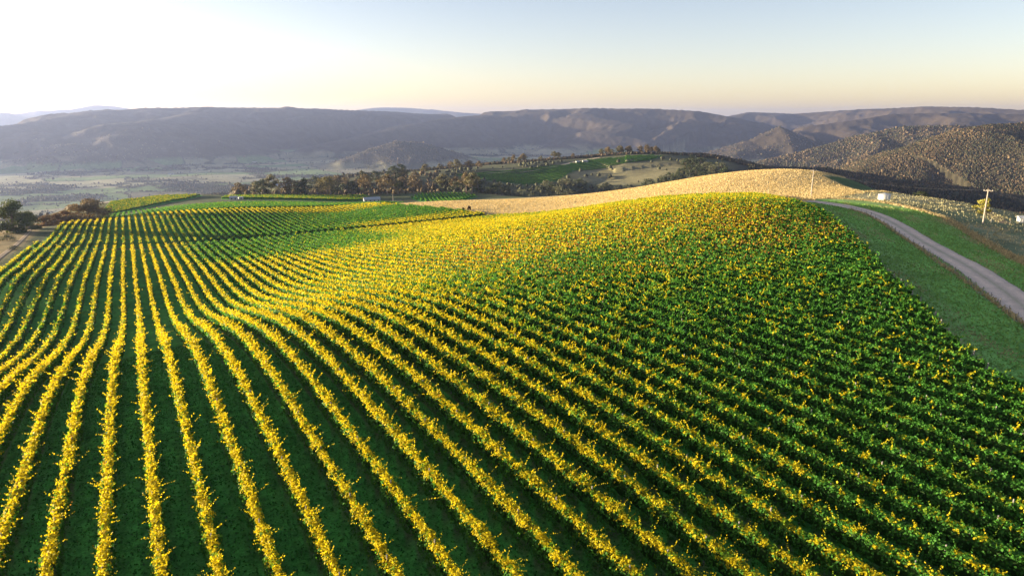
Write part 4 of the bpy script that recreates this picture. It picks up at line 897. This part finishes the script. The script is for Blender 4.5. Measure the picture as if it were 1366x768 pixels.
tree_to(105, 452, 264, 'big', 0, 'big round bronze gum tree standing alone behind the left vine rows', g, 1.35, name='gum_tree')
tree_to(-2, 395, 266, 'big', 1, 'tall dark green tree cut off by the left edge of the photo', g, 1.0, name='gum_tree')
tree_to(20, 415, 281, 'big', 1, 'smaller green tree with a pale sunlit edge beside the dark tree at left', g, .8, name='gum_tree')
for u, D, vt, lab in [(44, 440, 287, 'low bronze shrub nearest the green trees, left of the round gum'), (60, 452, 284, 'bronze shrub midway between green trees and the round gum'),
                     (76, 462, 280, 'rounded russet shrub touching the left side of the round gum'), (88, 470, 283, 'small russet shrub half hidden under the round gum')]:
    tree_to(u, D, vt, 'big', 2, lab, g, 1.25, 'shrub', 'shrub')
for u, v, h, lab in [(9, 321, 3.2, 'upper dark bush on the dry slope left of the farm track'), (20, 333, 2.2, 'lower dark bush on the dry slope left of the farm track')]:
    p = hit(u, v)[0]; tree(p[0], p[1], h, 'scrub', 0, lab, 'bushes on the dry left slope', 1.9, 'bush', 'bush')
# two small dark trees in the dry paddock
tr1 = hit(618, 280.5)[0]; tree(tr1[0], tr1[1], 2.1, 'small', 1, 'smaller left one of two dark little trees in the golden paddock', 'dark little trees in the golden paddock', .8)
tr2 = hit(626, 280.3)[0]; tree(tr2[0], tr2[1], 3.2, 'small', 1, 'taller right one of two dark little trees in the golden paddock', 'dark little trees in the golden paddock', .62)
p = hit(1311, 285)[0]; tree(p[0], p[1], 5.2, 'small', 0, 'small yellow green tree behind the right power pole', None, .95)
for u, v, h, lab in [(726, 275, 1.3, 'tiny lone shrub in the middle of the golden paddock'), (768, 269.5, 1.0, 'tiny shrub on the crest of the golden paddock'), (895, 256.5, 1.2, 'tiny dry bush on the golden slope near the skyline')]:
    p = hit(u, v)[0]; tree(p[0], p[1], h, 'scrub', 1, lab, 'tiny shrubs in the golden paddock', .8, 'shrub', 'shrub')
p = hit(1228, 259.5 + 3.5)[0]; tree(p[0] * 1.08, p[1] * 1.08, 3.5, 'scrub', 0, 'dark bush poking over the right paddock crest beyond the tank', None, 1.6, 'bush', 'bush')

# woods on the spur: the ones that show largest, one by one
def scatter(n, u0, u1, D0, D1, gapd, ok, taken):
    out = []
    for _ in range(60000):
        if len(out) >= n: break
        u = rng.uniform(u0, u1); D = rng.uniform(D0, D1); x, y = polar(u, D)
        if not ok(u, D, x, y): continue
        if any((x - a) ** 2 + (y - b) ** 2 < gapd * gapd for a, b in taken): continue
        taken.append((x, y)); out.append((u, D, x, y))
    return sorted(out)


taken = []
notF = lambda x, y, m=10: float(signed(F_POLY, np.array([x]), np.array([y]))[0]) > m
notH = lambda x, y: float(signed(H_POLY, np.array([x]), np.array([y]))[0]) > 9
sky_u = lambda u: np.interp(u, [300, 430, 520, 600, 640], [960, 990, 1080, 1150, 1180])
w1 = scatter(95, 300, 640, 748, 1150, 15, lambda u, D, x, y: D < sky_u(u) and notF(x, y) and notH(x, y) and (u < 560 or D < 930 or D > 1090), taken)
for i, (u, D, x, y) in enumerate(w1):
    dk = rng.uniform() < .22
    tree(x, y, rng.uniform(15, 24), 'dark' if dk else 'gum', int(rng.integers(3 if dk else 5)),
         ('dark evergreen in the gum wood beside the spur vines, %s from its left' if dk else 'bronze gum tree in the wood beside the spur vines, %s from its left') % ordinal(i + 1),
         'gum wood left of the spur vines', rng.uniform(1.0, 1.35), name='gum_tree')
notD = lambda x, y: float(signed(DRY_POLY, np.array([x]), np.array([y]))[0]) > 4
slope_ok = lambda u, D, x, y: notF(x, y, 6) and (notD(x, y) or rng.uniform() < .03) and notH(x, y) and fbm(np.array([x / 70]), np.array([y / 70]), 2)[0] > (.0 if u < 900 and u > 760 and D > 900 else -.28)
w2 = scatter(100, 585, 1000, 745, 1190, 13, lambda u, D, x, y: slope_ok(u, D, x, y) and D < np.interp(u, [585, 700, 800, 880, 940, 1000], [920, 940, 1100, 1190, 1140, 1010]), taken)
for i, (u, D, x, y) in enumerate(w2):
    tree(x, y, rng.uniform(10, 19), 'scrub', int(rng.integers(4)), 'dark scrub tree on the shaded slope under spur vines, %s from the left' % ordinal(i + 1),
         'scrub on the shaded slope', rng.uniform(1.0, 1.35), name='scrub_tree')
w4 = scatter(42, 885, 1005, 930, 1185, 12, lambda u, D, x, y: notD(x, y) and notF(x, y, 8) and D < np.interp(u, [885, 925, 965, 1005], [1190, 1170, 1080, 990]), taken)
for i, (u, D, x, y) in enumerate(w4):
    dk = rng.uniform() < .6
    tree(x, y, rng.uniform(10, 17), 'scrub' if dk else 'dark', int(rng.integers(4 if dk else 3)), 'dark tree of the dense clump at the right end of the spur, %s from left' % ordinal(i + 1),
         'dense clump at the right end of the spur', rng.uniform(.95, 1.3), name='scrub_tree')
w3 = []
for u in np.sort(np.r_[rng.uniform(585, 880, 26), rng.uniform(800, 870, 14)]):
    D = np.interp(u, [600, 700, 780, 835, 885], [1165, 1215, 1265, 1290, 1265]) + rng.uniform(5, 45); w3.append((u, D, *polar(u, D)))
for i, (u, D, x, y) in enumerate(w3):
    tree(x, y, rng.uniform(10, 18), 'gum', int(rng.integers(5)), 'gum tree on the skyline of the vineyard spur, %s from the left' % ordinal(i + 1), 'gums along the spur skyline', rng.uniform(.8, 1.1), name='gum_tree')

# ------------------------------------------------------------------ far woods: one mass of crowns (nobody could count them)
def lump(seed):
    r = np.random.default_rng(seed); n1 = 6; V = [(0, 0, 1.0)]
    for zc, rr in ((.62, .52), (.25, .62)):
        for k in range(n1):
            a = 2 * math.pi * (k + (.5 if zc > .5 else 0)) / n1; q = rr * r.uniform(.7, 1.25)
            V.append((q * math.cos(a), q * math.sin(a), zc + r.normal(0, .07)))
    F = [(0, 1 + k, 1 + (k + 1) % n1) for k in range(n1)]
    for k in range(n1):
        F += [(1 + k, 7 + k, 7 + (k + 1) % n1), (1 + k, 7 + (k + 1) % n1, 1 + (k + 1) % n1)]
    return np.array(V), np.array(F)


LUMPS = [lump(s) for s in range(6)]


def crowns(name, x, y, h, w, col):
    Vs, Fs, Cs = [], [], []; n0 = 0; zb = height(x, y)
    which = rng.integers(0, 6, len(x)); rot = rng.uniform(0, 6.28, len(x))
    for k, (LV, LF) in enumerate(LUMPS):
        m = which == k; c, s = np.cos(rot[m]), np.sin(rot[m])
        vx = x[m][:, None] + w[m][:, None] * (LV[:, 0] * c[:, None] - LV[:, 1] * s[:, None])
        vy = y[m][:, None] + w[m][:, None] * (LV[:, 0] * s[:, None] + LV[:, 1] * c[:, None])
        vz = zb[m][:, None] + h[m][:, None] * LV[:, 2][None]
        V = np.stack([vx, vy, vz], -1).reshape(-1, 3)
        V += rng.normal(0, .05, V.shape) * np.repeat(w[m], len(LV))[:, None]
        F = (LF[None] + (np.arange(m.sum()) * len(LV))[:, None, None]).reshape(-1, 3) + n0; n0 += len(V)
        Vs.append(V); Fs.append(F); Cs.append(np.repeat(col[m], len(LF), 0))
    o = mesh_np(name, np.vstack(Vs), np.vstack(Fs), M_FOREST, col=np.vstack(Cs))
    return o


n = 480000
fa = rng.uniform(-.72, .72, n) + YAW; fr_ = np.exp(rng.uniform(math.log(760), math.log(9000), n))
n2_ = 250000; fa = np.r_[fa, rng.uniform(.10, .72, n2_) + YAW]; fr_ = np.r_[fr_, rng.uniform(1600, 3700, n2_)]; n += n2_
fx, fy = fr_ * np.sin(fa), fr_ * np.cos(fa)
sdn = signed(NEAR_POLY, fx, fy); fz = height(fx, fy)
hillm = sstep(-268, -240, fz)
clear = sstep(.36, .46, fbm(fx / 520 - 31, fy / 520 + 7, 3)) * sstep(-200, -240, fz) * sstep(3600, 4600, fr_)
pw = np.maximum(hillm * (1 - .9 * clear), wood_mask(fx, fy) * .8 + .015)
azr = fa - YAW
spur = (fr_ < 1500) & (azr > -.40) & (azr < .33)
pw = pw * np.where(hillm > .5, sstep(5400, 4300, fr_), 1)
pw = np.where(spur, np.where(fr_ > 1260, .9, .0), pw)
pw = np.where((fr_ < 1700) & ~spur, pw * .9, pw)
pw *= (sdn > 60) & (signed(F_POLY, fx, fy) > 12)
pw *= np.clip(1.35 - fr_ / 8200, .25, 1) * np.clip(.85 + .9 * fbm(fx / 90, fy / 90, 3), .25, 1)
keep = rng.uniform(size=n) < pw
x, y, r_, z_ = fx[keep], fy[keep], fr_[keep], fz[keep]
w = np.clip(r_ * .00100, 2.1, 9) * np.exp(rng.normal(0, .33, len(x))); h = np.clip(w * rng.uniform(1.0, 1.7, len(x)), 5, 15)
base = np.where(rng.uniform(size=len(x))[:, None] < .5, np.array([[.070, .058, .034]]), np.array([[.046, .050, .030]]))
pale = rng.uniform(size=len(x))[:, None] < ((.33 + .9 * fbm(x / 160, y / 160, 3)) * sstep(-275, -255, z_))[:, None]; base = np.where(pale, np.where(r_ > 3900, .150, .128)[:, None] * np.array([[1.0, .72, .42]]), base)
c = base * rng.uniform(.65, 1.4, len(x))[:, None]
fo = crowns('forest', x, y, h, w, c)
tag(fo, 'far eucalypt forest over the hills and clumps across the valley', 'forest', kind='stuff')
print('forest crowns', len(x))
# filler of the spur wood behind the single trees
m = 5200
u = rng.uniform(300, 1010, m); D = rng.uniform(748, 1240, m); p = at_dist(u, 200.0, D); x, y = p[:, 0], p[:, 1]
lim = np.interp(u, [300, 430, 520, 600, 700, 800, 880, 940, 1010], [970, 1000, 1090, 1150, 1190, 1230, 1230, 1150, 1000])
dens = np.where((u < 585) | (u > 885), .66, .24 + .60 * sstep(-.1, .25, fbm(x / 70, y / 70, 2)) - .10 * ((u > 760) & (u < 900) & (D > 900)))
keep = (signed(F_POLY, x, y) > 8) & ((signed(DRY_POLY, x, y) > 6) | (rng.uniform(size=m) < .12)) & (poly_dist(SROAD, x, y, False) > 9) & (signed(H_POLY, x, y) > 10) & (D < lim) & (rng.uniform(size=m) < dens)
x, y, u = x[keep], y[keep], u[keep]
w = rng.uniform(2.6, 6.2, len(x)); h = w * rng.uniform(.9, 1.6, len(x))
c = np.where((u < 585)[:, None], np.array([[.125, .090, .048]]), np.array([[.07, .072, .042]])) * rng.uniform(.6, 1.4, len(x))[:, None]
fo2 = crowns('undergrowth', x, y, h, w, c)
tag(fo2, 'low bushy undergrowth filling the woods on the spur', 'undergrowth', kind='stuff')


# ------------------------------------------------------------------ grasses
def grass(name, x, y, hgt, wid, col, label, lean=.25):
    n = len(x); z = height(x, y); a = rng.uniform(0, 6.28, n)
    dx, dy = np.cos(a) * wid / 2, np.sin(a) * wid / 2
    lx, ly = rng.normal(0, lean, n) * hgt, rng.normal(0, lean, n) * hgt
    V = np.stack([np.stack([x - dx, y - dy, z - .03], 1), np.stack([x + dx, y + dy, z - .03], 1),
                  np.stack([x + dx * .5 + lx, y + dy * .5 + ly, z + hgt], 1), np.stack([x - dx * .6 + lx, y - dy * .6 + ly, z + hgt * rng.uniform(.7, 1, n)], 1)], 1).reshape(-1, 3)
    o = mesh_np(name, V, np.arange(4 * n).reshape(-1, 4), M_GRASS, col=col)
    return tag(o, label, 'grass', kind='stuff')


n = 260000
u = rng.uniform(480, 1240, n); v = rng.uniform(225, 292, n)
D = rng.uniform(215, 450, n); p = at_dist(u, 200.0, D); x, y = p[:, 0], p[:, 1]
nn = fbm(x / 14, y / 14, 3); nf = fbm(x / 3.1, y / 3.1, 3); dg = signed(G_POLY, x, y) + 5 * nn + 2 * nf
keep = (dg < 0) & (x > 145 - 8 * nn) & (signed(WEDGE, x, y) > 1) & (x - .2 * (y - 225) + 10 * nn < 335 + 9 * nf) & (rng.uniform(size=n) < .75 + .5 * nf)
x, y = x[keep], y[keep]
c = np.array([.52, .405, .205]) * rng.uniform(.86, 1.12, len(x))[:, None]
grass('dry_grass', x, y, rng.uniform(.25, .6, len(x)), rng.uniform(.12, .3, len(x)), c, 'tall golden dry grass covering the paddock beyond the vines')
# verge of dry grass on the far side of the road strip, dry tussocks of the right paddock
P, t = smooth_line(VERGE, .5); k = rng.integers(0, len(P), 9000); x = P[k, 0] + rng.normal(0, .75, 9000); y = P[k, 1] + rng.normal(0, .75, 9000)
P2 = smooth_line(FENCE, .5)[0]; k = rng.integers(0, len(P2), 1500); x = np.r_[x, P2[k, 0] + rng.normal(0, .3, 1500)]; y = np.r_[y, P2[k, 1] + rng.normal(0, .3, 1500)]
c = np.array([.46, .37, .20]) * rng.uniform(.6, 1.25, len(x))[:, None]
n = 60000; X = rng.uniform(120, 300, n); Y = rng.uniform(50, 185, n); b = fbm(X / 14, Y / 14, 3) + .5 * fbm(X / 3.1, Y / 3.1, 3)
keep = inside(PADDOCK, X, Y) & (rng.uniform(size=n) < .08 + sstep(-.1, .5, b))
c = np.vstack([c, np.array([.36, .33, .19]) * rng.uniform(.6, 1.3, keep.sum())[:, None]]); x = np.r_[x, X[keep]]; y = np.r_[y, Y[keep]]
grass('dry_grass', x, y, rng.uniform(.2, .55, len(x)), rng.uniform(.15, .4, len(x)), c, 'pale dry grass along the verge, the fence and over the right paddock')
# green grass of the headland and of the strip beside the road
n = 260000; X = rng.uniform(62, 215, n); Y = rng.uniform(15, 170, n)
keep = (signed(A_POLY, X, Y) > .8) & ~inside(PADDOCK, X, Y) & (signed(G_POLY, X, Y) > 4) & (poly_dist(smooth_line(ROAD, 3)[0], X, Y, False) > 3.0) & (rng.uniform(size=n) < .55)
x, y = X[keep], Y[keep]; lane = fbm(x / 6 - y / 7, (x + y) / 40, 3)
c = np.array([.20, .345, .085]) * rng.uniform(.7, 1.3, len(x))[:, None]; c = np.where((lane > .18 + rng.normal(0, .1, len(x)))[:, None], np.array([.36, .36, .16]) * rng.uniform(.7, 1.2, len(x))[:, None], c)
grass('green_grass', x, y, rng.uniform(.10, .30, len(x)), rng.uniform(.15, .35, len(x)), c, 'green grass of the headland between the vines, fence and road', .5)
# short grass between the nearest vine rows
n = 150000; Y = rng.uniform(18, 110, n); X = rng.uniform(-34, 60, n); kx = (X - S_OFF) / 3.0; lat = np.abs(kx - np.round(kx)) * 3
keep = (lat > .45) & (X < 10 + Y * 1.0) & (X > -.85 * Y - 2)
x, y = X[keep], Y[keep]; c = np.array([.055, .200, .035]) * rng.uniform(.6, 1.4, len(x))[:, None]
grass('green_grass', x, y, rng.uniform(.05, .15, len(x)), rng.uniform(.08, .2, len(x)), c, 'short green grass growing in the alleys between the near vine rows', .6)

# ------------------------------------------------------------------ power poles and line
def power_pole(u, v, H, lab, yaw):
    p = hit(u, v)[0]; yaw += -math.atan2(p[0], p[1]); e = empty('power_pole', tuple(p)); e.rotation_euler = (0, 0, yaw)
    m = MB(); m.tube([(0, 0, -.5), (0, 0, H * .5), (0, 0, H)], [.23, .20, .15], 10); m.build('pole', M_POLE, e)
    m = MB(); m.box((0, 0, H - .35), (2.3, .12, .14)); m.box((0, .13, H - .9), (.1, .1, .7)); m.build('crossarm', M_POLE, e)
    for x in (-1.0, -.35, .35, 1.0):
        m = MB(); m.tube([(x, 0, H - .28), (x, 0, H - .18), (x, 0, H - .12), (x, 0, H - .02)], [.03, .08, .06, .07], 8); m.build('insulator', M_CERAMIC, e)
    tag(e, lab, 'power pole', 'timber power poles')
    c, s = math.cos(yaw), math.sin(yaw)
    return [np.array([p[0] + x * c, p[1] + x * s, p[2] + H]) for x in (-1.0, .35, 1.0)]


t1 = power_pole(1082, 260.5, 9.9, 'tall timber power pole against the golden hill, left of the tank', .1)
t2 = power_pole(1311, 298.5, 9.6, 'timber power pole with crossarm by the small yellow green tree', -.1)
power_pole(524.5, 270.5, 8.0, 'distant small power pole at the edge of the dark gum wood', 0.3)
off = (np.array(t2[1]) - np.array(t1[1])) * .9
t3 = [q + off + np.array([0, 0, -6.0]) for q in t2]
for a, b, lab in ((t1, t2, 'thin power lines strung between the two timber poles'), (t2, t3, 'thin power lines leaving the right pole towards the photo edge')):
    e = empty('power_line', tuple(a[1]))
    for q, w_ in zip(a, b):
        m = MB(); T = np.linspace(0, 1, 21)
        m.tube([q + (w_ - q) * s - np.array([0, 0, 2.2 * 4 * s * (1 - s)]) for s in T], [.003] * 21, 5); o = m.build('wire', M_WIRE, e, loc=tuple(a[1])); o.location = (0, 0, 0)
    tag(e, lab, 'power line', 'power lines on the hill')

# ------------------------------------------------------------------ water tank
p = hit(1179, 266.8)[0]; e = empty('water_tank', tuple(p))
R_, Hh = 2.0, 1.95
m = MB(); NN = 48
m.tube([(0, 0, -.3), (0, 0, .02)] + [(0, 0, .02 + k * (Hh / 16)) for k in range(1, 17)], [R_, R_] + [R_ + (.018 if k % 2 else 0) for k in range(1, 17)], NN); m.build('tank_wall', M_TANK, e)
m = MB(); m.tube([(0, 0, Hh + .03), (0, 0, Hh + .09), (0, 0, Hh + .45), (0, 0, Hh + .5)], [R_ + .08, R_ + .09, .6, .12], NN); m.build('roof', M_TANK, e)
m = MB(); m.tube([(.8, .3, Hh + .2), (.8, .3, Hh + .5)], [.3, .3], 14); m.build('hatch', M_STEEL, e)
m = MB(); m.tube([(-.9, -1.7, Hh + .1), (-1.0, -2.05, Hh - .1), (-1.0, -2.05, 0)], [.05, .05, .05], 8); m.build('pipe', M_STEEL, e)
tag(e, 'round pale water tank with low cone roof on the right paddock', 'water tank')

# ------------------------------------------------------------------ fences
def fence(line, step, h, lab, group=None, wires=(.3, .6, .9)):
    P, t = smooth_line(line, step); z = height(P[:, 0], P[:, 1]); e = empty('wire_fence', (P[0][0], P[0][1], z[0])); b = np.array([P[0][0], P[0][1], z[0]])
    first = None
    for k, q in enumerate(P[:95]):
        big = k % 6 == 0
        if k in (0, 1):
            mb = MB(); mb.tube([(0, 0, -.3), (0, 0, h + (.12 if big else 0))], [.085 if big else .05, .075 if big else .045], 7); o = mb.build('post', M_POSTW, e)
            if big: fb = o.data
            else: fs = o.data
        else:
            o = link(bpy.data.objects.new('post', fb if big else fs), e)
        o.location = np.array([q[0], q[1], z[k]]) - b; o.rotation_euler = (rng.normal(0, .03), rng.normal(0, .03), 0)
    for wz in wires:
        mb = MB(); mb.tube([(q[0] - b[0], q[1] - b[1], z[k] + wz - b[2]) for k, q in enumerate(P[:95])], [.012] * len(P[:95]), 4); mb.build('wire', M_WIRE, e)
    return tag(e, lab, 'fence', group)


fence(FENCE, 4.0, 1.15, 'post and wire fence running along the near side of the gravel road', 'wire fences')
pf = pxline([(1322, 297), (1338, 297.5), (1366, 300), (1420, 304)])
fence(pf, 4.0, 1.1, 'dark short fence in the paddock by the white shed at right', 'wire fences')
gf = pxline([(1082, 263.0), (1060, 263.5), (1035, 264.2), (1005, 264)])
fence(gf, 5.0, 1.1, 'fence at the foot of the golden hill beside the power pole', 'wire fences', (.4, .8))

# ------------------------------------------------------------------ buildings
def building(name, p, yaw, L, Wd, H, roof_h, lab, wins=3, door=True, wall=M_WALL, group=None, gable=True, cat='building'):
    e = empty(name, (p[0], p[1], p[2])); e.rotation_euler = (0, 0, yaw)
    m = MB(); m.box((0, 0, H / 2 - .4), (L, Wd, H + .8)); m.build('wall', wall, e)
    m = MB(); o_ = .35; zb = H + .02
    if gable:
        th = .12; V = []
        for y, z in ((-Wd / 2 - o_, zb - .15), (0, zb + roof_h), (Wd / 2 + o_, zb - .15)):
            for x in (-L / 2 - o_, L / 2 + o_):
                V += [(x, y, z), (x, y, z + th)]
        m.add(V, [(0, 2, 6, 4), (1, 5, 7, 3), (4, 6, 10, 8), (5, 9, 11, 7), (0, 1, 3, 2), (8, 10, 11, 9), (0, 4, 5, 1), (2, 3, 7, 6), (4, 8, 9, 5), (6, 7, 11, 10)])
        g_ = MB(); 
        for sx in (-1, 1):
            x = sx * (L / 2 - .05); g_.add([(x, -Wd / 2, H + .002), (x, Wd / 2, H + .002), (x, 0, H + roof_h - .05), (x - sx * .1, -Wd / 2, H + .002), (x - sx * .1, Wd / 2, H + .002), (x - sx * .1, 0, H + roof_h - .05)], [(0, 1, 2), (3, 5, 4), (0, 2, 5, 3), (1, 4, 5, 2)])
        g_.build('gable', wall, e)
    else:
        m.box((0, 0, zb + .1), (L + .5, Wd + .5, .2))
    m.build('roof', M_ROOF, e)
    for k in range(wins):
        x = -L / 2 + L * (k + .5) / wins + (.0 if not door else .3)
        m = MB(); m.box((x, -Wd / 2 - .02, H * .55), (1.5, .08, 1.2)); w_ = m.build('window', M_ROOF, e)
        m = MB(); m.box((x, -Wd / 2 - .07, H * .55), (1.25, .04, .95)); m.build('pane', M_GLASS, w_)
    if door:
        m = MB(); m.box((-L / 2 + 1.2, -Wd / 2 - .03, 1.05), (1.0, .07, 2.1)); m.build('door', M_DOOR, e)
    return tag(e, lab, cat, group)


cam_yaw = lambda p: -math.atan2(p[0], p[1])
p = hit(496, 269.5)[0]; building('farm_shed', p, cam_yaw(p) + .12, 15, 7, 3.0, 1.6, 'long pale farm shed in front of the gum wood', 4)
p = hit(312, 266.5)[0]; building('farm_house', p, cam_yaw(p) - .2, 6.0, 5, 2.2, 1.0, 'small white house between the mound vines and the shelf vines', 2)
p = hit(321, 266.0)[0]; building('farm_shed', p, cam_yaw(p) + .2, 4.0, 4, 2.0, .6, 'white box shed right beside the small white house', 1, gable=False)
p = hit(1369, 297.5)[0]; building('farm_shed', p, cam_yaw(p) + .35, 4.2, 2.6, 1.5, .5, 'small white roofed shed cut off by the right edge', 1)
for u, D, L, lab in ((781, 1195, 9, 'white house just below the top of the spur vines'), (771, 1190, 6, 'small pale shed left of the white spur house')):
    x, y = polar(u, D); building('farm_house', (x, y, hz(x, y) + .2), cam_yaw((x, y)) + .3, L, 5, 2.6, 1.2, lab, 3, group='buildings on the spur')
for u, v, L, lab in ((194, 268.3, 9, 'lone white roofed shed beyond the mound vines'), (340, 217, 30, 'white farmhouse dot on the valley pasture at centre left'), (378, 250.5, 24, 'white barn dot in the valley near the wood edge'), (228, 233, 26, 'pale farm building among the dark valley trees')):
    p = hit(u, v, 800)[0]; building('farm_house', p, cam_yaw(p), L, L * .5, 4, 2.5, lab, 3, group='valley farm buildings')
# small white vehicle on the yard by the shed
p = hit(506, 273.6)[0]; e = empty('parked_car', (p[0], p[1], p[2])); e.rotation_euler = (0, 0, cam_yaw(p) + .2)
prof = [(-2.2, .45), (-2.2, .95), (-1.5, 1.05), (-.9, 1.6), (.7, 1.62), (1.3, 1.05), (2.15, .9), (2.2, .45)]
m = MB(); V = [(x, -.85, z) for x, z in prof] + [(x, .85, z) for x, z in prof]; nq = len(prof)
m.add(V, [tuple(range(nq)), tuple(range(nq, 2 * nq))[::-1]] + [(k, nq + k, nq + (k + 1) % nq, (k + 1) % nq) for k in range(nq)]); m.build('body', M_ROOF, e)
m = MB(); m.box((-.1, 0, 1.33), (1.3, 1.74, .32)); m.build('window', M_GLASS, e)
for sx in (-1.4, 1.4):
    for sy in (-.8, .8):
        m = MB(); m.tube([(sx, sy - .1, .33), (sx, sy + .1, .33)], [.33, .33], 14); m.build('wheel', M_DOOR, e)
tag(e, 'small white car parked on the bare yard below the long shed', 'car')

# ------------------------------------------------------------------ haze
gmin = float(gz.min())
def boxmesh(name, lo, hi, mat):
    m = MB(); lo, hi = np.array(lo), np.array(hi); m.box((lo + hi) / 2, hi - lo); return m.build(name, mat)
M_HAZE, nt, out = new_mat('valley_haze')
pv = N(nt, 'ShaderNodeVolumePrincipled'); pv.inputs['Color'].default_value = HAZE_COLOUR; pv.inputs['Density'].default_value = HAZE_DENSITY; pv.inputs['Anisotropy'].default_value = HAZE_G
nt.links.new(pv.outputs[0], out.inputs['Volume'])
hzb = boxmesh('haze', (-17500, -17500, gmin - 1.0), (17500, 17500, max(30, float(gz.max())) + 25), M_HAZE)
tag(hzb, 'thin golden evening haze over the whole valley', 'haze', kind='stuff')

# ------------------------------------------------------------------ sky, sun, camera
SUN_EL, SUN_AZ = math.radians(SUN_EL_DEG), math.radians(SUN_AZ_DEG)      # azimuth measured clockwise from +Y
wd = bpy.data.worlds.new('World'); scene.world = wd; wd.use_nodes = True
nt = wd.node_tree; nt.nodes.clear(); out = nt.nodes.new('ShaderNodeOutputWorld'); bg = nt.nodes.new('ShaderNodeBackground'); sk = nt.nodes.new('ShaderNodeTexSky')
sk.sky_type = 'NISHITA'; sk.sun_disc = False; sk.sun_elevation = SUN_EL; sk.sun_rotation = SUN_AZ; sk.altitude = 800; sk.air_density = AIR; sk.dust_density = DUST; sk.ozone_density = OZONE
bg.inputs['Strength'].default_value = SKY_STRENGTH
mu = nt.nodes.new('ShaderNodeMix'); mu.data_type = 'RGBA'; mu.blend_type = 'MULTIPLY'; mu.inputs[0].default_value = 1; mu.inputs[7].default_value = SKY_TINT
nt.links.new(sk.outputs[0], mu.inputs[6]); nt.links.new(mu.outputs[2], bg.inputs[0]); nt.links.new(bg.outputs[0], out.inputs[0])
sl = bpy.data.lights.new('sun', 'SUN'); sl.energy = SUN_STRENGTH; sl.angle = math.radians(.6); sl.color = SUN_COLOUR
so = bpy.data.objects.new('sun', sl); COL.objects.link(so)
from mathutils import Vector
sd_ = Vector((math.sin(SUN_AZ) * math.cos(SUN_EL), math.cos(SUN_AZ) * math.cos(SUN_EL), math.sin(SUN_EL)))
so.rotation_euler = sd_.to_track_quat('Z', 'Y').to_euler(); so.location = sd_ * 500

cd = bpy.data.cameras.new('camera'); cam = bpy.data.objects.new('camera', cd); COL.objects.link(cam)
cd.sensor_fit = 'HORIZONTAL'; cd.sensor_width = 36.0; cd.lens = FPX / W0 * 36.0; cd.clip_start = .5; cd.clip_end = 60000
cam.location = (0, 0, 0); cam.rotation_euler = (math.pi / 2 - PITCH, 0, -YAW)
scene.camera = cam

vs = scene.view_settings; vs.view_transform = 'Standard'; vs.look = 'None'; vs.exposure = EXPOSURE; vs.gamma = 1.0; vs.use_curve_mapping = False
scene.render.engine = 'CYCLES'
cy = scene.cycles; cy.use_denoising = True; cy.denoiser = 'OPENIMAGEDENOISE'; cy.max_bounces = 8; cy.diffuse_bounces = 5; cy.transmission_bounces = 5; cy.volume_bounces = 1; cy.transparent_max_bounces = 6
cy.use_adaptive_sampling = True; cy.adaptive_threshold = .008
